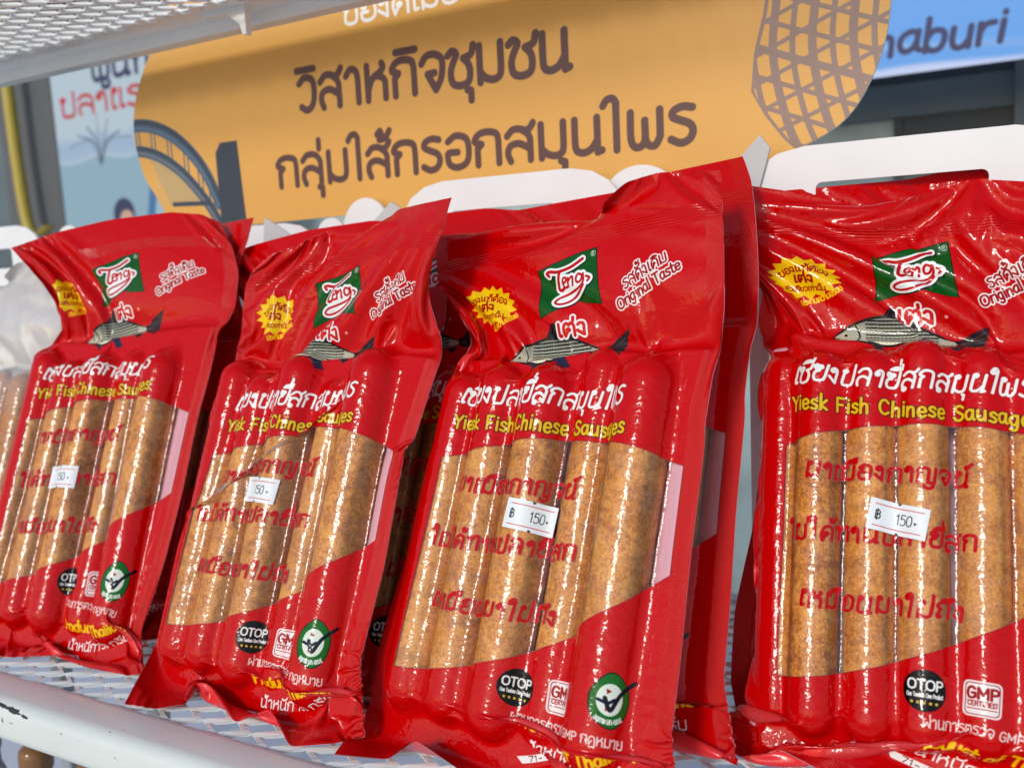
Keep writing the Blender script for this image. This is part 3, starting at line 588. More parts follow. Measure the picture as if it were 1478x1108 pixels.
def back_material():
    q = N('back_film'); geo = q.n('NewGeometry')
    q.set(Base_Color=q.mix(geo.outputs['Backfacing'], (.78, .03, .035, 1), (.86, .46, .56, 1)), Roughness=.2); return q.m
M_BACK = back_material()
def sausage_material(name, c0, c1, c2):
    q = N(name); oi = q.n('ObjectInfo'); tc = q.obj(); vm = q.n('VectorMath', operation='ADD'); q.l(tc, vm.inputs[0])
    off = q.n('CombineXYZ'); q.l(q.math('MULTIPLY', oi.outputs['Random'], 37.), off.inputs[0]); q.l(off.outputs[0], vm.inputs[1]); v = vm.outputs[0]
    big = q.noise(55, 4, .65, v, .8); mid = q.noise(330, 3, .6, v, .4); fine = q.noise(900, 2, .6, v)
    f = q.math('ADD', q.math('MULTIPLY', big, .38), q.math('ADD', q.math('MULTIPLY', mid, .30), q.math('MULTIPLY', fine, .32)))
    col = q.ramp(f, [(.38, c0), (.47, c1), (.56, c2), (.64, tuple(min(1, x*1.2) for x in c2[:3])+(1,))])
    spk = q.ramp(q.noise(1500, 2, .5, v), [(.30, 1.), (.40, 0.)])
    col = q.mix(q.math('MULTIPLY', spk, .7), col, (.13, .05, .02, 1))
    vo = q.n('TexVoronoi', i_Scale=420.); q.l(v, vo.inputs['Vector']); fat = q.math('MULTIPLY', q.ramp(vo.outputs['Distance'], [(.14, 1.), (.26, 0.)]), q.ramp(q.noise(120, 2, .5, v), [(.5, 0.), (.6, .55)]))
    col = q.mix(fat, col, (.86, .58, .34, 1)); dk_ = q.ramp(q.noise(90, 3, .6, v, .6), [(.28, .6), (.40, 0.)]); col = q.mix(dk_, col, (.26, .09, .02, 1))
    col = q.mix(q.math('MULTIPLY', oi.outputs['Random'], .30), col, (.74, .37, .12, 1))
    h = q.math('ADD', q.math('MULTIPLY', mid, .6), q.math('MULTIPLY', fine, .4))
    q.set(Base_Color=col, Roughness=.55, Normal=q.bump(h, .6, .0008)); q.b.inputs['Subsurface Weight'].default_value = .12
    q.b.inputs['Subsurface Radius'].default_value = (.6, .25, .1); q.b.inputs['Subsurface Scale'].default_value = .004
    return q.m
M_SAUS = sausage_material('sausage_meat', (.30, .085, .012, 1), (.62, .20, .018, 1), (.88, .38, .065, 1))
M_SAUS2 = sausage_material('dark_sausage_meat', (.24, .06, .012, 1), (.45, .15, .03, 1), (.60, .26, .08, 1))
def label_art(baht):
    c = Canvas(28, 16, 18, (.90, .93, .95, 1)); RD = (.80, .08, .12, 1); BK = (.05, .05, .06, 1)
    c.stroke(np.array([(2.6, 13.4), (25.6, 13.4)]), .45, RD); c.stroke(np.array([(2.6, 2.4), (25.6, 2.4)]), .45, RD)
    if baht: c.text('B', 2.8, 6.0, 4.2, .55, BK, width=3.)
    c.text('150', 13.2 if baht else 12.2, 5.4, 5.2, .5, BK, width=8.2, gap=-.4); c.text('-', 21.6, 5.6, 4., .35, (.4, .4, .42, 1), width=2.2)
    c.stroke(np.array([(22.2, 7.6), (22.8, 7.4), (22.4, 6.6)]), .5, BK); c.poly(circ(14, 15.7, .9), (.3, .3, .3, 1)); c.poly(circ(14.6, .3, .8), (.08, .06, .06, 1))
    return c.image('price_label')
def image_mat(name, img, rough=.5, spec=.4, bump=0, coat=0, scale=500):
    q = N(name); uv = q.n('TexCoord').outputs['UV']; im = q.n('TexImage', image=img, interpolation='Cubic', extension='EXTEND'); q.l(uv, im.inputs[0])
    q.set(Base_Color=im.outputs[0], Roughness=rough); q.b.inputs['Specular IOR Level'].default_value = spec
    if bump: q.set(Normal=q.bump(q.noise(scale, 3, .5, q.obj()), bump, .0005))
    return q.m
M_LAB = [image_mat('price_paper', label_art(True), .45), image_mat('price_paper_cropped', label_art(False), .45)]
def paint_material(name, col, chips=False):
    q = N(name); o = q.obj(); a = q.noise(9, 4, .6, o); b = q.noise(160, 3, .6, o)
    c = q.ramp(a, [(.35, tuple(x*.93 for x in col)+(1,)), (.7, col+(1,))])
    # small dust specks and grey rubs
    sp = q.ramp(q.noise(420, 2, .5, o), [(.24, 1.), (.27, 0.)])
    c = q.mix(q.math('MULTIPLY', sp, .5), c, (.3, .3, .3, 1))
    q.set(Base_Color=c, Roughness=q.ramp(a, [(.3, .10), (.7, .17)]), Normal=q.bump(b, .12, .0004))
    return q.m
M_WHITE = paint_material('white_powder_coat', (.74, .80, .79)); M_WHITE2 = paint_material('lightened_white_coat', (.90, .91, .88)); M_CHIP = plain('bare_steel_chip', (.03, .032, .035), .6, .3, 400)  # upper shelf coat: bounce light from below put into a lighter white
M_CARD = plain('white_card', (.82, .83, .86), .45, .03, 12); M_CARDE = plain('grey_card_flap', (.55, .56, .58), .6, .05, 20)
# ------------------------------------------------------------------ packets
SPECS = json.loads(SPEC_JSON)
POSE = [(-.3052, -.0226, .0913), (-.1227, -.0177, -.0638), (.042, -.0067, -.1156), (.235, .047, .1117)]
LEAN = .40408
FILMS = [film(s, k+1) for k, s in enumerate(SPECS)]
def frame(px, py, yaw, dx=0, dy=0, dz=0, lean=LEAN, roll=0.):
    e1 = Vector((math.cos(yaw), math.sin(yaw), 0)); n = Vector((-math.sin(yaw), math.cos(yaw), 0))
    e2 = math.cos(lean)*Vector((0, 0, 1))+math.sin(lean)*n; no = e1.cross(e2)
    o = Vector((px+dx, py+dy, dz))-no*.011
    rot = Matrix((e1, e2, no)).transposed() @ Matrix.Rotation(roll, 3, 'Z')
    return Matrix.Translation(o) @ rot.to_4x4()
def vnormals(X):
    gx = np.gradient(X, axis=1); gy = np.gradient(X, axis=0); n = np.cross(gx, gy); return n/(np.linalg.norm(n, axis=-1, keepdims=True)+1e-12)
def sheet(name, X, mask, mat, flip=False):
    """one smooth piece of film: the faces of grid X picked by mask, with the whole sheet's normals"""
    ny, nx = X.shape[:2]; Nn = vnormals(X)*(-1 if flip else 1)
    idx = np.arange(ny*nx).reshape(ny, nx); f = np.stack([idx[:-1, :-1], idx[:-1, 1:], idx[1:, 1:], idx[1:, :-1]], -1)[mask]
    if flip: f = f[:, ::-1]
    used, inv = np.unique(f.ravel(), return_inverse=True); f = inv.reshape(-1, 4)
    P = X.reshape(-1, 3)[used]*.001; U, V = np.meshgrid(np.linspace(0, 1, nx), np.linspace(0, 1, ny)); uv = np.stack([U, V], -1).reshape(-1, 2)[used]
    me = bpy.data.meshes.new(name); me.vertices.add(len(P)); me.vertices.foreach_set('co', P.ravel())
    me.loops.add(len(f)*4); me.loops.foreach_set('vertex_index', f.ravel().astype(np.int32))
    me.polygons.add(len(f)); me.polygons.foreach_set('loop_start', np.arange(len(f), dtype=np.int32)*4)
    me.update(calc_edges=True)
    l_ = me.uv_layers.new(name='UVMap'); l_.data.foreach_set('uv', uv[f.ravel()].ravel())
    me.materials.append(mat); me.polygons.foreach_set('use_smooth', [True]*len(f))
    me.normals_split_custom_set_from_vertices(Nn.reshape(-1, 3)[used].tolist()); me.update(); return me
def capsule(r, L, seg=28, rings=30, seed=0):
    rs = np.random.RandomState(seed); V = []; F = []
    r *= .972; bend = rs.randn()*.0003; ph = rs.rand()*6
    prof = [(r*math.sin(a), -r*.9*math.cos(a)) for a in np.linspace(0.02, math.pi/2, 7)]
    prof += [(r*(1+.012*math.sin(t*11+ph)), L*t) for t in np.linspace(0, 1, rings)[1:-1]]
    prof += [(r*math.cos(a), L+r*.9*math.sin(a)) for a in np.linspace(0, math.pi/2-.02, 7)]
    for rr, y in prof:
        dx = bend*math.sin(math.pi*min(max(y/L, 0), 1))
        for k in range(seg):
            t = 2*math.pi*k/seg; V.append((dx+rr*math.cos(t), y, rr*math.sin(t)))
    n = len(prof)
    for i in range(n-1):
        for k in range(seg): F.append((i*seg+k, (i+1)*seg+k, (i+1)*seg+(k+1) % seg, i*seg+(k+1) % seg))
    F.append(tuple(range(seg))); F.append(tuple(range(n*seg-1, (n-1)*seg-1, -1)))
    return V, F
SHEETS = {}
def packet_meshes(k, fine, clear=False):
    key = (k, fine, clear)
    if key in SHEETS: return SHEETS[key]
    X = FILMS[k]
    if fine: X = clear_of(upsample(X, 340, 190), SPECS[k])
    else: X = upsample(X, 160, 90)
    ny, nx = X.shape[:2]; a = (np.arange(nx-1)+.5)/(nx-1)*BW; b = (np.arange(ny-1)+.5)/(ny-1)*BH
    A_, B_ = np.meshgrid(a, b)
    img = ART.a[np.clip((B_*6).astype(int), 0, ART.a.shape[0]-1), np.clip((A_*6).astype(int), 0, ART.a.shape[1]-1)]
    q = (A_+0); win = (img[..., 3] < .5)
    # lettering over the window belongs to the window film
    cols = win.any(0); top = np.where(cols, ny-1-np.argmax(win[::-1], 0), 0); bot = np.where(cols, np.argmax(win, 0), 1)
    rows = np.arange(ny-1)[:, None]; win = (rows >= bot[None]) & (rows <= top[None]) & cols[None]
    side = (A_ < 9) | (A_ > BW-9); head = B_ > 337; foot = B_ < 9
    mat = M_CLEAR if clear else M_FILM
    out = []
    if clear: out.append(('clear_film', sheet('clear_film', X, np.ones_like(win), mat)))
    else:
        out.append(('printed_film', sheet('printed_film', X, ~win & ~side & ~head & ~foot, mat)))
        out.append(('clear_window', sheet('clear_window', X, win & ~side, mat)))
        out.append(('side_seal', sheet('side_seal', X, (A_ < 9) & ~head & ~foot, mat))); out.append(('side_seal', sheet('side_seal', X, (A_ > BW-9) & ~head & ~foot, mat)))
        out.append(('top_seal', sheet('top_seal', X, head, mat))); out.append(('foot_seal', sheet('foot_seal', X, foot, mat)))
    Xc = upsample(FILMS[k], *((240, 128) if fine else (160, 90))); Nc = vnormals(Xc); ny, nx = Xc.shape[:2]
    A_, B_ = np.meshgrid(np.linspace(0, BW, nx), np.linspace(0, BH, ny))
    w_ = np.clip((B_-19)/10, 0, 1)*np.clip((253-B_)/12, 0, 1)*np.clip((A_-10)/8, 0, 1)*np.clip((BW-10-A_)/8, 0, 1)
    Zs = Xc[..., 2].copy()
    for _ in range(30): Zs[1:-1, 1:-1] = (Zs[:-2, 1:-1]+Zs[2:, 1:-1]+Zs[1:-1, :-2]+Zs[1:-1, 2:])/4
    Xb = Xc-Nc*.45; Xb[..., 2] = Xb[..., 2]*(1-w_)+(-np.maximum(Zs, 2)*1.02-1.5)*w_
    out.append(('back_film', sheet('back_film', Xb, np.ones((ny-1, nx-1), bool), M_CLEAR if clear else M_BACK, flip=True)))
    SHEETS[key] = out; return out
SAUS = {}
def add_packet(k, label, M, fine=True, price=None, clear=False, name='sausage_packet', group='red sausage packets on the wire shelf', saus=True):
    r_ = tag(link_empty(name, (0, 0, 0)), label, 'food packet', group); r_.matrix_world = M
    for nm, me in packet_meshes(k, fine, clear): link(nm, me, r_)
    for j, (x0, y0, x1, y1, z, rr) in enumerate(SPECS[k]['S']):
        if not saus: break
        d = math.hypot(x1-x0, y1-y0); key = (k, j, clear)
        if key not in SAUS:
            V, F = capsule(rr*.001, d*.001, seed=k*7+j); SAUS[key] = mesh('sausage', V, F, M_SAUS2 if clear else M_SAUS, True)
        s = link('sausage', SAUS[key], r_); s.location = (x0*.001, y0*.001, z*.001); s.rotation_euler = (0, 0, -math.atan2(x1-x0, y1-y0))
    if price:
        cx, cy, ang, kind = price; X = FILMS[k]; nx_, ny_ = 29, 17; hx, hy = BW/(X.shape[1]-1), BH/(X.shape[0]-1)
        # sheet coordinates under the label's centre
        D = (X[..., 0]-cx)**2+(X[..., 1]-cy)**2; i, j = np.unravel_index(np.argmin(D), D.shape); a0, b0 = j*hx, i*hy
        P = []; ca, sa = math.cos(ang), math.sin(ang)
        for v in np.linspace(-8, 8, ny_):
            for u in np.linspace(-14, 14, nx_): P.append((a0+u*ca-v*sa, b0+u*sa+v*ca))
        P = np.array(P); Xs = X.copy()
        for _ in range(16): Xs[1:-1, 1:-1] = Xs[1:-1, 1:-1]*.5+.125*(Xs[:-2, 1:-1]+Xs[2:, 1:-1]+Xs[1:-1, :-2]+Xs[1:-1, 2:])
        Xs[..., 2] = np.maximum(Xs[..., 2], X[..., 2])
        for _ in range(2): Xs[1:-1, 1:-1] = Xs[1:-1, 1:-1]*.5+.125*(Xs[:-2, 1:-1]+Xs[2:, 1:-1]+Xs[1:-1, :-2]+Xs[1:-1, 2:])
        Xs[..., 2] = np.maximum(Xs[..., 2], X[..., 2])
        fi, fj = P[:, 1]/hy, P[:, 0]/hx; i0, j0 = fi.astype(int), fj.astype(int); fi, fj = (fi-i0)[:, None], (fj-j0)[:, None]
        Q = (Xs[i0, j0]*(1-fi)*(1-fj)+Xs[i0+1, j0]*fi*(1-fj)+Xs[i0, j0+1]*(1-fi)*fj+Xs[i0+1, j0+1]*fi*fj).reshape(ny_, nx_, 3)
        Q = Q+vnormals(Q)*.45
        V = (Q.reshape(-1, 3)*.001).tolist(); uv = [(u, v) for v in np.linspace(0, 1, ny_) for u in np.linspace(0, 1, nx_)]
        F = [(i*nx_+j, i*nx_+j+1, (i+1)*nx_+j+1, (i+1)*nx_+j) for i in range(ny_-1) for j in range(nx_-1)]
        link('price_label', mesh('price_label', V, F, M_LAB[kind], True, uv), r_)
    return r_
PR = [(56, 138, R(-1), 1), (58.6, 144.4, R(-2), 1), (75, 144.5, R(-5), 0), (62.8, 140, R(-8), 0)]
FL = ['leftmost red sausage packet of the front row, its top corner flared out to the left',
      'second front row sausage packet from the left, foot flap sticking out over the white rail',
      'third front row sausage packet from the left, in the middle, with its whole window visible',
      'sausage packet nearest the camera at the right edge, cut off by the frame']
for k in range(4): add_packet(k, FL[k], frame(*POSE[k]), True, PR[k])
BACKS = [(1, 0, (-.012, .040, .004), 0., 'shaded red packet standing right behind the leftmost front packet'),
         (0, 1, (-.034, .042, -.018), .02, 'shaded red packet behind the second front packet, its dark top corner showing'),
         (4, 2, (.012, .046, .004), .025, 'red packet behind the middle front packet, its straight header rising above it'),
         (4, 3, (-.012, .050, .006), -.05, 'red packet behind the nearest front packet, its flat header strip showing above it')]
BACKS.append((0, 1, (.050, .047, -.014), .0, 'dark red packet filling the gap between the second and middle front packets'))
for src, at, d, roll, lab in BACKS:
    add_packet(src, lab, frame(*POSE[at], *d, roll=roll), False, group='red sausage packets on the wire shelf')
add_packet(2, 'milky clear packet of dark brown sausages at the left edge beside the red packets', frame(POSE[0][0]-.172, POSE[0][1]-.0, .20, 0, 0, -.02), False, clear=True, name='clear_sausage_packet', group=None)
# ------------------------------------------------------------------ wire shelves
def expanded_deck(x0, x1, y0, y1, z, lw=.039, sw=.015, w=.0023, t=.0014):
    """expanded steel sheet: every strand a thin slanted bar"""
    V = []; F = []; ny = int((y1-y0)/(sw/2)); nx = int((x1-x0)/(lw/2))
    for j in range(ny):
        for i in range(nx):
            if (i+j) % 2: continue
            for s in (1, -1):
                xa, ya = x0+i*lw/2, y0+j*sw/2; 
                xb, yb_ = xa+lw/2, ya+sw/2*s
                if s == -1 and j == 0: continue
                pa, pb = np.array([xa, ya]), np.array([xb, yb_]); d = pb-pa; n = np.array([-d[1], d[0]])/np.linalg.norm(d)*w/2
                ux = np.array([.0034, 0])
                n0 = len(V); q = [(pa+ux, z+.0), (pb-ux, z+.0012*s)]
                pts = [pa, pa+ux+n*1., pb-ux+n*1., pb, pb-ux-n, pa+ux-n]
                hz = [z+.0006, z+.0006+.0008*s, z+.0006+.0008*s, z+.0006, z-.0004, z-.0004]
                V += [(p_[0], p_[1], h_) for p_, h_ in zip(pts, hz)]+[(p_[0], p_[1], h_-t) for p_, h_ in zip(pts, hz)]
                F += [tuple(n0+a for a in range(6)), tuple(n0+11-a for a in range(6))]+[(n0+a, n0+6+a, n0+6+(a+1) % 6, n0+(a+1) % 6) for a in range(6)]
    return V, F
SHZ = .008
sh = root('wire_shelf', 'white expanded metal shelf the sausage packets stand on, with a chipped front rail', 'shelf', (0, 0, 0))
V, F = expanded_deck(-.85, .75, -.0325, .27, SHZ); dk = link('mesh_deck', mesh('mesh_deck', V, F, M_WHITE), sh); dk['kind'] = 'stuff'
def rail(y0, y1, z0, z1, r, x0=-.95, x1=.85, n=6):
    P = []
    for cy, cz, a0 in ((y1-r, z1-r, 0), (y0+r, z1-r, 1), (y0+r, z0+r, 2), (y1-r, z0+r, 3)):
        for t in np.linspace(a0*math.pi/2, (a0+1)*math.pi/2, n): P.append((cy+r*math.cos(t), cz+r*math.sin(t)))
    return P
b = MB(); b.prism(rail(-.0585, -.0245, -.0165, SHZ+.0035, .0085), -.95, .85, 'x'); b.obj('front_rail', M_WHITE, sh, smooth=True)
b = MB(); b.prism(rail(.266, .287, -.0165, SHZ+.0035, .004), -.95, .85, 'x'); b.obj('back_rail', M_WHITE, sh, smooth=True)
# chipped paint on the front rail (bare steel showing), laid on the rounded face
def rail_pt(x, s, lift=.00012):
    """s: millimetres round from the rail's top edge down its front"""
    r = .0085; y0, zt = -.0585, SHZ+.0035
    s = s*.001; arc = r*math.pi/2
    if s < 0: return (x, y0+r-s, zt+lift)
    if s < arc: a = s/r; return (x, y0+r-(r+lift)*math.sin(a), zt-r+(r+lift)*math.cos(a))
    return (x, y0-lift, zt-r-(s-arc))
def chip(cx, cs, lx, ls, seed):
    rs = np.random.RandomState(seed); n = 26; P = []
    for k in range(n):
        t = 2*math.pi*k/n; q = 1+.28*rs.randn()*.6; P.append((cx+lx*q*math.cos(t), cs+ls*q*math.sin(t)+(math.cos(t))*ls*.4))
    V = [rail_pt(cx, cs)]+[rail_pt(*p_) for p_ in P]; F = [(0, 1+k, 1+(k+1) % n) for k in range(n)]
    return V, F
for cx, cs, lx, ls, sd_ in ((-.2115, 6.2, .0035, .9, 1), (-.2010, 6.9, .0058, 1.2, 2), (-.1895, 7.8, .0072, 1.7, 3), (-.1775, 9.2, .0032, .9, 4), (-.2065, 6.3, .0016, .5, 5), (-.199, 15.5, .0006, 1.4, 6), (-.206, 14.6, .0009, .4, 7), (-.223, 13.6, .0012, .35, 8), (-.190, 15.6, .0022, .22, 9), (-.105, 3.1, .0009, .25, 10), (-.142, 12., .0007, .3, 11), (-.06, 15.8, .0026, .2, 12), (.02, 5., .0008, .25, 13), (-.155, -2.2, .001, .22, 14), (-.095, 15.9, .0012, .18, 15)):
    V, F = chip(cx, cs, lx, ls, sd_); link('paint_chip', mesh('paint_chip', V, F, M_CHIP), sh)
UZ = .4685
us = root('upper_wire_shelf', 'white expanded metal shelf overhead, seen from below at the top left', 'shelf', (0, 0, UZ))
V, F = expanded_deck(-1.05, .30, .07, .1775, 0., w=.0022); V = [(a, b_, -c_+.0015) for a, b_, c_ in V]; dk = link('mesh_deck', mesh('mesh_deck', V, F, M_WHITE2), us); dk['kind'] = 'stuff'
b = MB(); b.prism([(.171, .002), (.171, .0045), (.2255, .0045), (.2255, -.0055), (.2245, -.0065), (.2115, -.0065), (.2095, -.004), (.2075, .002)], -1.1, .35, 'x'); b.obj('back_rail', M_WHITE2, us, smooth=False)
b = MB()
for i in range(52):
    x = -1.04+i*.0195*1.0
    b.box(x-.0018, x+.0018, .162, .178, .0002, .0019)
b.obj('strand_ends', M_WHITE2, us)
b = MB(); b.prism([(-.232, -.001), (-.205, -.003), (-.192, -.012), (-.19, -.02), (-.186, -.02), (-.186, .002), (-.235, .002)], .186, .192); b.obj('hook_bracket', M_WHITE2, us)
# ------------------------------------------------------------------ die-cut sign board
def sign_art():
    OR = (.74, .39, .10, 1); c = Canvas(680, 210, 3.2, OR); ox, oz = -370, 300
    H_, W_ = c.a.shape[:2]; yy, xx = np.mgrid[0:H_, 0:W_]/3.2
    rs = np.random.RandomState(2)
    n = np.zeros((H_, W_), np.float32)
    for k in range(10):
        cx_, cy_, r_ = rs.rand()*680, 15+rs.rand()*80, 14+rs.rand()*24; n += np.exp(-((xx-cx_)**2/(r_*1.2)**2+(yy-cy_)**2/r_**2)).astype(np.float32)*.3  # soft dapples of light through the mesh, painted into the sign colour
    band = np.sin((yy+.06*xx)*2.1+np.sin(xx*.03)*3)*.012
    c.a[..., :3] *= (1+.10*n+band)[..., None]*np.array([1, 1.0, .9]); 
    L = lambda P: np.array(P, float)-[ox, oz]
    BR = (.105, .045, .042, 1); SL = (.045, .062, .095, 1); S2 = (.075, .12, .185, 1)
    # bridge drawing
    c.poly(L([(-345, 374), (-325, 366), (-300, 348), (-283, 330), (-322, 328)]), (.50, .35, .16, 1))
    for k in range(17): c.stroke(L([(-340+k*3.4, 370-k*2.4+3*math.sin(k*.2)), (-338+k*3.4, 329)]), 1.1, (.62, .42, .18, 1), raw=True)
    arc1 = smooth_line(L([(-372, 401), (-352, 401), (-330, 396), (-308, 385), (-288, 368), (-274, 350), (-262, 326)]), 10); arc2 = smooth_line(L([(-372, 379), (-352, 378), (-330, 371), (-308, 358), (-290, 342), (-274, 324), (-262, 306)]), 10)
    for t, (p_, q_) in enumerate(zip(arc1[8::9], arc2[8::9])):
        for d_ in (-2.6, 1.8): c.stroke(np.array([p_+[d_, 0], [p_[0]+d_, q_[1]]]), 1.6, S2, raw=True)
    c.stroke(arc1, 11.5, S2, raw=True); c.stroke(arc1+[.8, 2.6], 4.4, SL, raw=True); c.stroke(arc1-[1.2, 2.4], 2.2, (.10, .17, .25, 1), raw=True)
    c.stroke(arc2, 10., S2, raw=True); c.stroke(arc2+[.8, 2.6], 3.4, SL, raw=True); c.stroke(arc2-[1, 1.4], .8, (.3, .26, .2, 1), raw=True)
    c.stroke(L([(-318, 329), (-276, 327)]), 4, SL, raw=True); c.poly(L([(-262, 368), (-256, 376), (-236, 376), (-232, 300), (-262, 300)]), (.04, .05, .075, 1))
    # lettering
    c.text('ของดีเมืองกาญจน์', *L([(-115, 449)])[0], 13, 2.6, (.92, .90, .84, 1), width=205, loop=1)
    c.text('วิสาหกิจชุมชน', *L([(-166, 391)])[0], 25, 5.6, BR, width=243, gap=.4, bar=1)
    c.text('กลุ่มไส้กรอกสมุนไพร', *L([(-194, 334)])[0], 22.5, 5.2, BR, width=356, gap=.3)
    # woven fish trap drawing
    TB = (.29, .19, .165, 1)
    out = L([(212, 470), (208, 440), (203, 405), (197, 382), (195, 360), (203, 345), (214, 330), (226, 318), (250, 322), (275, 350), (285, 380), (285, 430), (282, 470)])
    sub = Canvas(680, 210, 3.2, (0, 0, 0, 0)); sub.poly(out, (1, 1, 1, 1)); msk = sub.a[..., 3:4]
    tr = Canvas(680, 210, 3.2, (0, 0, 0, 0)); 
    lin = lambda a, b_, w_: tr.stroke(L([a, b_]), w_, (1, 1, 1, 1), raw=True)
    for k in range(9): 
        x_ = 203+k*11.5; tr.stroke(L([(x_-4+k*.8, 470), (x_-3, 420), (x_-6, 380), (x_+2, 340), (x_+14, 312)]), 3.4+(k % 2)*1.6, (1, 1, 1, 1))
    for k in range(11):
        z_ = 306+k*17; lin((190, z_-14), (300, z_+30), 2.6); lin((190, z_+32), (300, z_-14), 2.8+(k % 3 == 0)*1.6)
    tr.stroke(np.vstack([out, out[:1]]), 4.5, (1, 1, 1, 1))
    m_ = (tr.a[..., 3:4]*msk); c.a[:] = c.a*(1-m_)+np.array(TB, np.float32)*m_
    # faint printer banding
    c.a[..., :3] *= (1+rs.randn(H_, 1)*.008)[..., None]
    c.a[..., 3] = 1; return c.image('sign_print', True)
M_SIGN = image_mat('sign_vinyl', sign_art(), .32, .4, .05, scale=260)
so = [(-300, 505), (-305, 490), (-322, 468), (-340, 448), (-356, 420), (-361, 391), (-354, 359), (-342, 340), (-331, 324), (-322, 306), (-232, 305.5), (-93, 307), (60, 308), (205, 309), (222, 321), (246, 334), (260, 350), (271, 376), (275, 405), (276, 440), (270, 470), (250, 505)]
so = [(x, z) for x, z in smooth_line([so[0]]+so, 3)[1:]]
b = MB(); b.prism([(x*.001, z*.001) for x, z in so], .2165, .2195)
me = b.mesh('sign_panel', [M_SIGN, plain('foam_board_edge', (.82, .82, .80), .5)])
l_ = me.uv_layers.new(name='UVMap'); 
for p_ in me.polygons:
    p_.material_index = 0 if abs(p_.normal.y) > .9 else 1
    for li in p_.loop_indices:
        v_ = me.vertices[me.loops[li].vertex_index].co; l_.data[li].uv = ((v_.x*1000+370)/680, (v_.z*1000-300)/210)
so_ = link('shop_sign', me); push_back(so_, .2165, .258); tag(so_, 'orange sign board with brown Thai lettering, a bridge drawing and a woven trap drawing', 'sign')
# ------------------------------------------------------------------ white cartons and tabs behind the packets
def rr_(x0, x1, z0, z1, r, n=4):
    P = []
    for cx, cz, a0 in ((x1-r, z1-r, 0), (x0+r, z1-r, 1), (x0+r, z0+r, 2), (x1-r, z0+r, 3)):
        for t in np.linspace(a0*math.pi/2, (a0+1)*math.pi/2, n): P.append((cx+r*math.cos(t), cz+r*math.sin(t)))
    return P
def carton(x0, x1, zt, label, mark=False, y=.200):
    t = root('white_carton', label, 'carton', (x0, y, SHZ), 'white cartons behind the packets')
    w_, h_ = x1-x0, zt-SHZ; ch = .034; hl = .0125
    out = []
    for k in range(4):
        out.append(None)
    P = [(w_, h_-hl*0-.30*0)]  # outline in the same order as the slot: right-top, left-top, left-bottom, right-bottom
    P = [(w_, h_-.018), (w_-.006, h_-.010), (w_-.018, h_-.003), (w_-ch, h_), (ch, h_), (.018, h_-.003), (.006, h_-.010), (0, h_-.018), (0, .004), (.0, .002), (.001, 0), (.004, 0), (w_-.004, 0), (w_-.001, 0), (w_, .002), (w_, .004)]
    Q = rr_(.040, w_-.046, h_-.041, h_-.0215, .0035)
    P = [(a, max(c_, .0148+c_*.2) if c_ < .01 else c_) for a, c_ in P]
    b = MB(); b.ring(P, Q, 0, .0022); b.obj('front_panel', M_CARD, t)
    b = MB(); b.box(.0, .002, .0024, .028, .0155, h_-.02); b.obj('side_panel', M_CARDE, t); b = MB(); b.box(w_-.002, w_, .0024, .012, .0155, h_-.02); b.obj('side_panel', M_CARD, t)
    if mark:
        g = plain('green_print', (.04, .16, .06), .5)
        def rib(P_, wd):
            b = MB(); P_ = smooth_line(P_, 6); d = np.gradient(P_, axis=0); n_ = np.stack([-d[:, 1], d[:, 0]], 1)/np.linalg.norm(d, axis=1)[:, None]*wd/2
            L_ = [(q_[0]*.001-x0, -.0003, q_[1]*.001-SHZ) for q_ in P_-n_]; R_ = [(q_[0]*.001-x0, -.0003, q_[1]*.001-SHZ) for q_ in P_+n_]; n = len(L_)
            b.add(L_+R_, [(i, i+1, n+i+1, n+i) for i in range(n-1)]); b.obj('printed_stroke', g, t)
        rib([(204, 190), (212, 188), (217, 180), (212, 171), (204, 168)], 2.2); rib([(204, 162), (212, 161), (219, 163)], 2.)
        for z_ in (130, 118, 104): rib([(205, z_), (211, z_+1), (212, z_-5)], 1.6)
    push_back(t, y, .234); return t
carton(-.665, -.490, .323, 'white carton at the far left behind the clear packet')
carton(-.312, -.142, .3035, 'low white carton behind the gap between the two left packets')
carton(-.057, .112, .3235, 'white carton in the middle below the sign lettering')
carton(.196, .372, .3225, 'white carton at the right with a dark hand slot and green print', mark=True)
def tab(x, z, rx, rz, label, y=.208):
    b = MB(); P = [(rx*math.cos(t), rz*math.sin(t)) for t in np.linspace(-.25, math.pi+.25, 28)]+[(-rx*.9, -.12), (rx*.9, -.12)]
    b.prism(P, 0, .003); o = b.obj('round_card_tab', M_CARD, None); o.location = (x, y, z); push_back(o, y, .246); tag(o, label, 'card tab', 'round white card tabs between the cartons')
tab(-.100, .291, .023, .027, 'round white tab standing left of the middle carton'); tab(.124, .300, .026, .022, 'round white tab below the sign, right of the middle carton')
tab(-.456, .300, .020, .019, 'round white tab beside the far left carton'); tab(-.135, .287, .016, .018, 'small round white tab above the second packet')
def flap(P, y, label):
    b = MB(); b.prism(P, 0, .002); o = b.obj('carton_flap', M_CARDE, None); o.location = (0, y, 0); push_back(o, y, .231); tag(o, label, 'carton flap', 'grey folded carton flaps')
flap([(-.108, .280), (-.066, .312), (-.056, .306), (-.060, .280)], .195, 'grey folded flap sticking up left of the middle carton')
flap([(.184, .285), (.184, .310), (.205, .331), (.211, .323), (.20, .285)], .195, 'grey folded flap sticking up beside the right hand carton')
flap([(-.196, .270), (-.190, .308), (-.185, .306), (-.152, .286), (-.152, .270)], .193, 'pale folded flap above the second packet')
